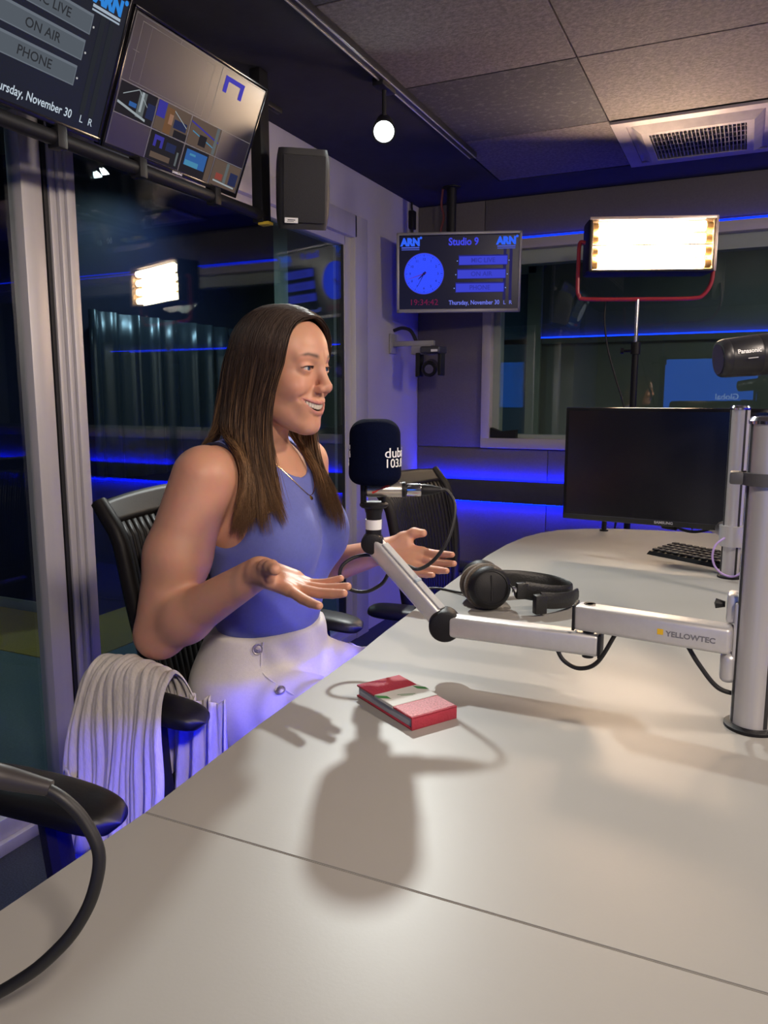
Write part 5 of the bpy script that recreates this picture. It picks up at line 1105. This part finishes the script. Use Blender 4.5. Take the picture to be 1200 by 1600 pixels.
# ---- clothing from the same body
NECK_C = np.array((-0.855, 1.298, 1.075))
def top_sdf(P):
    d = torso_sdf(P) - 0.0045
    q = P.copy(); q[:, 1] = np.abs(P[:, 1] - 1.298)
    d = smax(d, (0.690 - P[:, 2]), 0.004)
    # neck opening, arm openings
    d = smax(d, -ell(P, (-0.845, 1.298, 1.085), (0.085, 0.070, 0.085)), 0.006)
    d = smax(d, -ell(q, (-0.885, 0.200, 1.015), (0.135, 0.082, 0.155)), 0.006)
    # fine pull folds
    return d
tv_, tf_ = sdf_mesh([((-1.02, 1.12, 0.676), (-0.69, 1.48, 1.12), 0.0042, None)], top_sdf)
M_TOP = mat('periwinkle_knit', (0.13, 0.155, 0.46), 0.85, noise=0.05, nscale=160, bump=0.08, bscale=700, sheen=0.1)
top = np_object('tank_top', tv_, tf_, M_TOP, woman)
def trouser_sdf(P):
    d = pelvis_sdf(P) - 0.007
    d = smax(d, P[:, 2] - 0.722, 0.004)
    fold = 0.0025 * np.sin(P[:, 0] * 95 + P[:, 2] * 60 + np.abs(P[:, 1] - 1.298) * 55) * np.clip((P[:, 0] + 0.86) * 8, 0, 1) * np.clip((-0.55 - P[:, 0]) * 8, 0, 1)
    return d + fold
pv, pf = sdf_mesh([((-1.04, 1.08, 0.06), (-0.28, 1.52, 0.77), 0.0065, None)], trouser_sdf)
M_TROU = mat('white_twill', (0.66, 0.63, 0.60), 0.85, noise=0.04, nscale=200, bump=0.2, bscale=700)
trou = np_object('trousers', pv, pf, M_TROU, woman)
for s in (-1, 1):
    bm = bmesh.new(); bmesh.ops.create_cube(bm, size=1.0)
    for v in bm.verts: v.co = Vector((v.co.x * 0.24 - 0.36, v.co.y * 0.085 + 1.298 + s * 0.107, v.co.z * 0.085 + 0.045))
    bmesh.ops.bevel(bm, geom=bm.edges[:], offset=0.03, segments=3, affect='EDGES'); MB().frombm(bm).build('shoe', mat('white_shoe', (0.6, 0.6, 0.6), 0.5, noise=0.04), woman)
def project(fn, p, d, tmax=0.3):
    """march from p along d onto the implicit surface"""
    p = np.array(p, float); d = np.array(d, float); d /= np.linalg.norm(d); t = 0
    for _ in range(60):
        v = float(fn((p + d * t)[None].astype(F32))[0]); t += v * 0.8
        if abs(v) < 2e-4 or t > tmax: break
    return p + d * t
def grad(fn, p):
    e = 1e-3; g = np.array([float(fn((p + np.eye(3)[i]*e)[None].astype(F32))[0] - fn((p - np.eye(3)[i]*e)[None].astype(F32))[0]) for i in range(3)]); return g / np.linalg.norm(g)
CAMP = np.array((0, 0, CAM_H)); fwd_ = np.array((-math.sin(YAW)*math.cos(TILT), math.cos(YAW)*math.cos(TILT), -math.sin(TILT))); rgt_ = np.array((math.cos(YAW), math.sin(YAW), 0)); upc_ = np.cross(rgt_, fwd_)
M_BTN = mat('silver_button', (0.5, 0.47, 0.44), 0.3, 0.9, noise=0.25, nscale=400, bump=0.6, bscale=600)
# buttons on the front flap, placed by body coordinates and pushed onto the cloth
for (y, z) in ((1.205, 0.704), (1.205, 0.640), (1.392, 0.704), (1.392, 0.640)):
    p = project(trouser_sdf, (-0.55, y - (0.12 if y < 1.298 else -0.12), z), (-1, 0.34 if y < 1.298 else -0.34, 0), 0.6); n = grad(trouser_sdf, p)
    MB().lathe([(-0.001, 0.0095), (0.002, 0.0105), (0.0035, 0.0095), (0.003, 0.0075), (0.0045, 0.005), (0.0052, 0.0)], p, n, 20, cap=False).build('button', M_BTN, trou)
# seam of the flap
def on_cloth(y, z): 
    s = -1 if y < 1.298 else 1
    return project(trouser_sdf, (-0.50, y + s*0.10, z), (-1, -s*0.28, 0), 0.7)
for s in (-1, 1):
    pts = [on_cloth(1.298 + s * yy, zz) for yy, zz in ((0.100, 0.716), (0.108, 0.685), (0.110, 0.655), (0.105, 0.628), (0.09, 0.608), (0.07, 0.600))]
    MB().tube(spline([tuple(p) for p in pts], 5), 0.0022, 6).build('flap_seam', M_TROU, trou)
# dark binding along the near armhole
for s_ in (-1, 1):
    pts = []
    for k in range(25):
        a = math.radians(-15 + k * 210 / 24); best = None
        for bt in np.linspace(0.02, 1.5, 90):
            p = np.array((-0.885 + 0.135*math.cos(bt)*math.cos(a), 1.298 + s_ * (0.200 - 0.082*math.sin(bt)), 1.015 + 0.155*math.cos(bt)*math.sin(a)))
            v = float(torso_sdf(p[None].astype(F32))[0]) - 0.0045
            if v < 0: best = p; break
        if best is not None: pts.append(tuple(best))
    if len(pts) > 3: MB().tube(pts, 0.0028, 6).build('armhole_binding', mat('navy_binding', (0.02, 0.02, 0.05), 0.8, noise=0.1), top)
# necklace and its pendant
# necklace: points pushed onto the chest
nk = []
for k in range(17):
    a = -1 + 2 * k / 16
    p = (-0.62, 1.298 + a * 0.062, 1.005 + 0.075 * abs(a) ** 1.6)
    nk.append(project(lambda P: np.minimum(skin_fast(P), top_sdf(P)) - 0.0012, p, (-1, 0, -0.12), 0.5))
neck = MB().tube([tuple(p) for p in nk], 0.0008, 5).build('necklace', mat('gold', (0.75, 0.5, 0.2), 0.25, 1.0, noise=0.05), woman)
pn = nk[8]; MB().lathe([(0, 0.0055), (0.0015, 0.0055), (0.002, 0.0)], pn + np.array((0.001, 0, -0.006)), (1, -0.1, 0.2), 18).build('pendant', MATS['gold'], neck)
# ---- hair: guide curves in head space, strands interpolated between them
def resample(g, m=26):
    pts = [np.array(p) for p in spline(g, 8)]; L = np.concatenate([[0], np.cumsum([np.linalg.norm(b - a) for a, b in zip(pts[:-1], pts[1:])])])
    t = np.linspace(0, L[-1], m); A = np.array(pts); return np.stack([np.interp(t, L, A[:, i]) for i in range(3)], 1)
NEAR = [
 [(.074,-.003,.094),(.064,-.030,.092),(.053,-.054,.077),(.057,-.067,.034),(.052,-.073,-.008),(.038,-.078,-.043),(.032,-.080,-.078),(.034,-.081,-.125),(.042,-.083,-.165),(.058,-.083,-.22),(.080,-.075,-.295)],
 [(.052,-.003,.106),(.044,-.034,.101),(.035,-.062,.077),(.032,-.078,.030),(.027,-.083,-.02),(.016,-.086,-.07),(.012,-.088,-.12),(.018,-.092,-.17),(.042,-.096,-.24),(.060,-.09,-.318)],
 [(.028,-.002,.113),(.020,-.040,.107),(.009,-.069,.076),(.002,-.083,.030),(-.003,-.087,-.03),(-.009,-.09,-.08),(-.008,-.094,-.13),(.002,-.1,-.18),(.024,-.105,-.25),(.042,-.1,-.332)],
 [(-.002,-.002,.115),(-.009,-.040,.108),(-.019,-.068,.076),(-.029,-.082,.030),(-.036,-.085,-.03),(-.039,-.088,-.09),(-.032,-.094,-.14),(-.014,-.104,-.19),(.008,-.110,-.26),(.022,-.106,-.325)],
 [(-.032,-.001,.110),(-.040,-.036,.102),(-.052,-.060,.070),(-.062,-.072,.020),(-.069,-.076,-.04),(-.072,-.080,-.1),(-.064,-.088,-.15),(-.044,-.102,-.19),(-.018,-.110,-.24),(.0,-.108,-.315)]]
REAR = [
 [(-.035,-.001,.109),(-.044,-.034,.100),(-.058,-.056,.067),(-.070,-.067,.016),(-.078,-.070,-.04),(-.084,-.072,-.1),(-.094,-.070,-.145),(-.112,-.064,-.175),(-.125,-.06,-.21)],
 [(-.057,-.001,.100),(-.070,-.026,.088),(-.086,-.042,.058),(-.098,-.050,.005),(-.104,-.054,-.05),(-.112,-.056,-.11),(-.118,-.055,-.15),(-.126,-.050,-.18),(-.134,-.05,-.22)],
 [(-.076,0,.083),(-.092,-.013,.062),(-.108,-.020,.022),(-.115,-.024,-.03),(-.120,-.026,-.08),(-.126,-.028,-.13),(-.130,-.03,-.16),(-.136,-.03,-.19),(-.142,-.03,-.23)]]
FLOW = [[(.022,.086,-.10),(.030,.088,-.15),(.046,.088,-.21),(.078,.078,-.27),(.101,.066,-.325)], [(.012,.087,-.10),(.016,.086,-.15),(.030,.082,-.20),(.064,.070,-.265),(.090,.060,-.33)],
        [(.0,.086,-.10),(.002,.082,-.15),(.014,.076,-.20),(.046,.062,-.265),(.076,.054,-.328)], [(-.014,.085,-.10),(-.008,.076,-.15),(.0,.068,-.20),(.030,.054,-.26),(.062,.048,-.32)], [(-.036,.082,-.10),(-.026,.074,-.14),(-.012,.062,-.19),(.018,.050,-.25),(.050,.045,-.305)]]
FAR = []
for i, g in enumerate(NEAR):
    up_ = [(x + (0.014 * math.sin(min(1, k / 4.0) * math.pi) if i < 2 else 0), -y, z) for k, (x, y, z) in enumerate(g[:6]) if z > -0.075]
    FAR.append(up_ + FLOW[i])
RFAR = [[(x, -y, z) for x, y, z in g] for g in REAR]
MP = 24
GN, GF, GR, GRF = (np.array([resample(g, MP) for g in S_]) for S_ in (NEAR, FAR, REAR, RFAR))
def cr(G, u):
    i = np.clip(np.floor(u).astype(int), 0, len(G) - 2); t = (u - i)[:, None, None]
    g = lambda k: G[np.clip(k, 0, len(G) - 1)]
    a, b, c, d = g(i-1), g(i), g(i+1), g(i+2)
    return 0.5 * (2*b + (c - a)*t + (2*a - 5*b + 4*c - d)*t**2 + (3*b - a - 3*c + d)*t**3)
def cover(P):
    d = np.minimum(skin_fast(P), top_sdf(P)); return d
def push_out(W_, margin):
    S = W_.shape; P = W_.reshape(-1, 3).astype(F32); mg = np.broadcast_to(margin, S[:-1]).reshape(-1).astype(F32)
    for _ in range(3):
        d = cover(P); bad = d < mg
        if not bad.any(): break
        Q = P[bad]; e = 2e-3; g = np.stack([cover(Q + V3(*(np.eye(3)[i]*e))) - cover(Q - V3(*(np.eye(3)[i]*e))) for i in range(3)], 1); g /= np.linalg.norm(g, axis=1, keepdims=True) + 1e-9
        P[bad] = Q + g * (mg[bad] - d[bad])[:, None]
    return P.reshape(S)
vv_ = np.linspace(0, 1, MP)
def settle(G):
    W_ = HO + G @ HR.T
    for it in range(4):
        W_ = push_out(W_, 0.009 * np.ones(W_.shape[:2])).astype(float)
        W_[:, 1:-1] = 0.5 * W_[:, 1:-1] + 0.25 * (W_[:, :-2] + W_[:, 2:])
        if len(W_) > 2: W_[1:-1] = 0.7 * W_[1:-1] + 0.15 * (W_[:-2] + W_[2:])
    return (W_ - HO) @ HR
GN, GF, GR, GRF = map(settle, (GN, GF, GR, GRF))
def hair_col(v, rnd):
    """grown-out dark brown roots turning golden brown towards the ends (the hair's own colour)"""
    root, mid, tip = np.array((.028, .0150, .010)), np.array((.070, .038, .022)), np.array((.27, .15, .066))
    t = np.clip(v + rnd * 0.18, 0, 1)[..., None]
    a = np.clip((t - 0.22) / 0.35, 0, 1); b = np.clip((t - 0.52) / 0.42, 0, 1)
    return (root * (1 - a) + mid * a) * (1 - b) + tip * b
HV, HF, HC = [], [], []; ho = 0
def add_strands(G, N, thick, umax, layer):
    global ho
    u = rng.uniform(0, umax, N); S = cr(G, u)                                  # head space
    clump = np.round(u * 9) / 9; pull = (0.35 + 0.45 * rng.random(N))[:, None] * (vv_[None] ** 2)
    Sc = cr(G, np.clip(clump + 0.02, 0, len(G) - 1.001)); S = S * (1 - pull[..., None]) + Sc * pull[..., None]
    ph = rng.uniform(0, 6.28, N)[:, None]; am = (0.0012 + 0.0055 * vv_[None] ** 2) * (0.4 + rng.random(N)[:, None]); ph = ph * 0.35 + (clump * 7.3)[:, None]
    S[:, :, 0] += am * np.sin(vv_[None] * 9 + ph); S[:, :, 1] += am * 0.7 * np.cos(vv_[None] * 8 + ph * 1.7)
    S += (rng.normal(0, 1, (N, 1, 3)) * 0.0020) * (0.5 + 1.2 * vv_[None, :, None]); S[:, 0, 1] *= 0.3
    cl_id = (clump * 9).astype(int); cut = 1 - 0.16 * rng.random(N) ** 2 - 0.10 * rng.random(400)[cl_id % 400]
    tt_ = vv_[None] * cut[:, None] * (MP - 1); i0 = np.clip(tt_.astype(int), 0, MP - 2); fr_ = (tt_ - i0)[..., None]; ar = np.arange(N)[:, None]
    S = S[ar, i0] * (1 - fr_) + S[ar, i0 + 1] * fr_
    W_ = HO + S @ HR.T
    W_ = push_out(W_, (0.005 + layer * rng.random(N)[:, None]) * (0.75 + 0.25 * np.ones(MP)[None]))
    T = np.gradient(W_, axis=1); T /= np.linalg.norm(T, axis=2, keepdims=True) + 1e-9
    ref = np.array((0.3, -0.9, 0.3)); A = np.cross(T, ref); A /= np.linalg.norm(A, axis=2, keepdims=True) + 1e-9; B = np.cross(T, A)
    r = thick * (0.7 + 0.6 * rng.random(N))[:, None] * np.clip(1.25 - vv_[None] ** 3 * 1.1, 0.12, 1)
    ring = [W_ + r[..., None] * (A * math.cos(a) + B * math.sin(a)) for a in (0, 2.094, 4.189)]
    X = np.stack(ring, 2).reshape(-1, 3)
    base_ = (np.arange(N)[:, None] * MP + np.arange(MP - 1)[None])[..., None] * 3
    q = np.stack([np.stack([base_[..., 0] + j, base_[..., 0] + (j + 1) % 3, base_[..., 0] + 3 + (j + 1) % 3, base_[..., 0] + 3 + j], -1) for j in range(3)], 2).reshape(-1, 4)
    c = hair_col(np.broadcast_to(vv_[None] * cut[:, None], (N, MP)), rng.normal(0, 1, (N, 1))) * (0.75 + 0.5 * rng.random((N, 1, 1)))
    HV.append(X); HF.append(q + ho); HC.append(np.repeat(c.reshape(-1, 3), 3, 0)); ho += len(X)
add_strands(GN, 4200, 0.00062, 3.999, 0.011)
add_strands(GN[:2], 500, 0.0006, 0.9, 0.006)
add_strands(GR, 1600, 0.0007, 1.999, 0.010)
add_strands(GF, 2800, 0.00065, 3.999, 0.011)
add_strands(GRF, 500, 0.0010, 1.999, 0.010)
# solid under-layer
def under(G):
    global ho
    U_ = np.linspace(0.0, len(G) - 1.001, 44); S = cr(G, U_); W_ = push_out(HO + S @ HR.T, 0.0035 * np.ones((44, MP)))
    X = W_[:, :MP - 2].reshape(-1, 3); m_ = MP - 2
    q = np.array([(i*m_ + j, (i+1)*m_ + j, (i+1)*m_ + j + 1, i*m_ + j + 1) for i in range(43) for j in range(m_ - 1)])
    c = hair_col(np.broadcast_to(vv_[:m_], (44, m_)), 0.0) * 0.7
    HV.append(X); HF.append(q + ho); HC.append(c.reshape(-1, 3)); ho += len(X)
under(GN); under(GF); under(GR); under(GRF)
under(np.stack([GN[4][:12].repeat(2, 0), GR[0][:12].repeat(2, 0)]))
M_HAIR = mat('brown_hair', (0.06, 0.03, 0.015), 0.50, spec=0.30)
nt = M_HAIR.node_tree; vc = nt.nodes.new('ShaderNodeVertexColor'); vc.layer_name = 'Col'; nt.links.new(vc.outputs['Color'], nt.nodes['Principled BSDF'].inputs['Base Color'])
hair = np_object('hair', np.concatenate(HV), np.concatenate(HF), M_HAIR, woman, np.concatenate(HC))
hair['label'] = 'long straight brown hair with lighter golden ends'

# ================================================================== JACKET over the chair arm
M_JAC = mat('white_crinkle_cotton', (0.68, 0.64, 0.60), 0.9, noise=0.06, nscale=60, bump=0.9, bscale=130, stretch=(1.6, 1.6, 0.5))
sec = spline([(1.078, 0, 0.44), (1.074, 0, 0.55), (1.060, 0, 0.635), (1.035, 0, 0.690), (1.0, 0, 0.706), (0.966, 0, 0.688), (0.948, 0, 0.615), (0.938, 0, 0.52), (0.930, 0, 0.42), (0.925, 0, 0.33)], 8)
def fold(u, s=0.0):
    return 0.007 * math.sin(u * 27 + s + 1.5 * math.sin(u * 9)) + 0.0055 * math.sin(u * 57 + 1.3 + s * 2 + math.sin(u * 14)) + 0.0028 * math.sin(u * 119 + 2.1 - s * 3)
def jac(u, v):
    t = v * (len(sec) - 1); i = min(int(t), len(sec) - 2); p = sec[i].lerp(sec[i+1], t - i); y, z = p.x, p.z
    hang = max(0, min(1, abs(v - 0.44) / 0.5)); near = max(0, v - 0.5) * 2
    x = -1.036 + u * 0.166 + near * (-0.040 + 0.062 * u) + 0.010 * math.sin(v * 7 + u * 3)
    b = 0.014 * math.sin(min(1, u * 1.2) * math.pi) * (1 - hang)
    f = fold(u, v * 1.2) * (0.35 + 0.9 * hang)
    sgn = -1 if v > 0.44 else 1
    return (x + 0.004 * math.sin(v * 23 + u * 9), y + f * sgn * hang - 0.02 * near * near, z + b + fold(u + 0.1, v * 2) * 0.55 * (1 - hang))
def jac2(u, v):
    x = -0.925 + u * 0.118 + 0.012 * v * (u - 0.5) * 2; y = 1.058 + 0.012 * math.sin(u * 22 + v * 2) * (0.3 + v) + 0.005 * math.sin(u * 47 + v * 4)
    return (x, y, 0.642 - v * 0.26 + 0.006 * math.sin(u * 20))
jk = MB().grid(jac, 130, 90)
def cuff(u, v):
    x = -1.045 + u * 0.13 - 0.01 * v; return (x, 0.910 - 0.012 * v + 0.008 * math.sin(u * 25 + 1) * (0.5 + v), 0.535 - 0.055 * u - v * 0.115)
jk.grid(jac2, 40, 30); jk.grid(cuff, 30, 16)
jacket = jk.build('jacket', M_JAC, solid=0.0025, angle=180)
tag(jacket, 'crinkled white cotton jacket draped over the armrest of the chair', 'jacket')
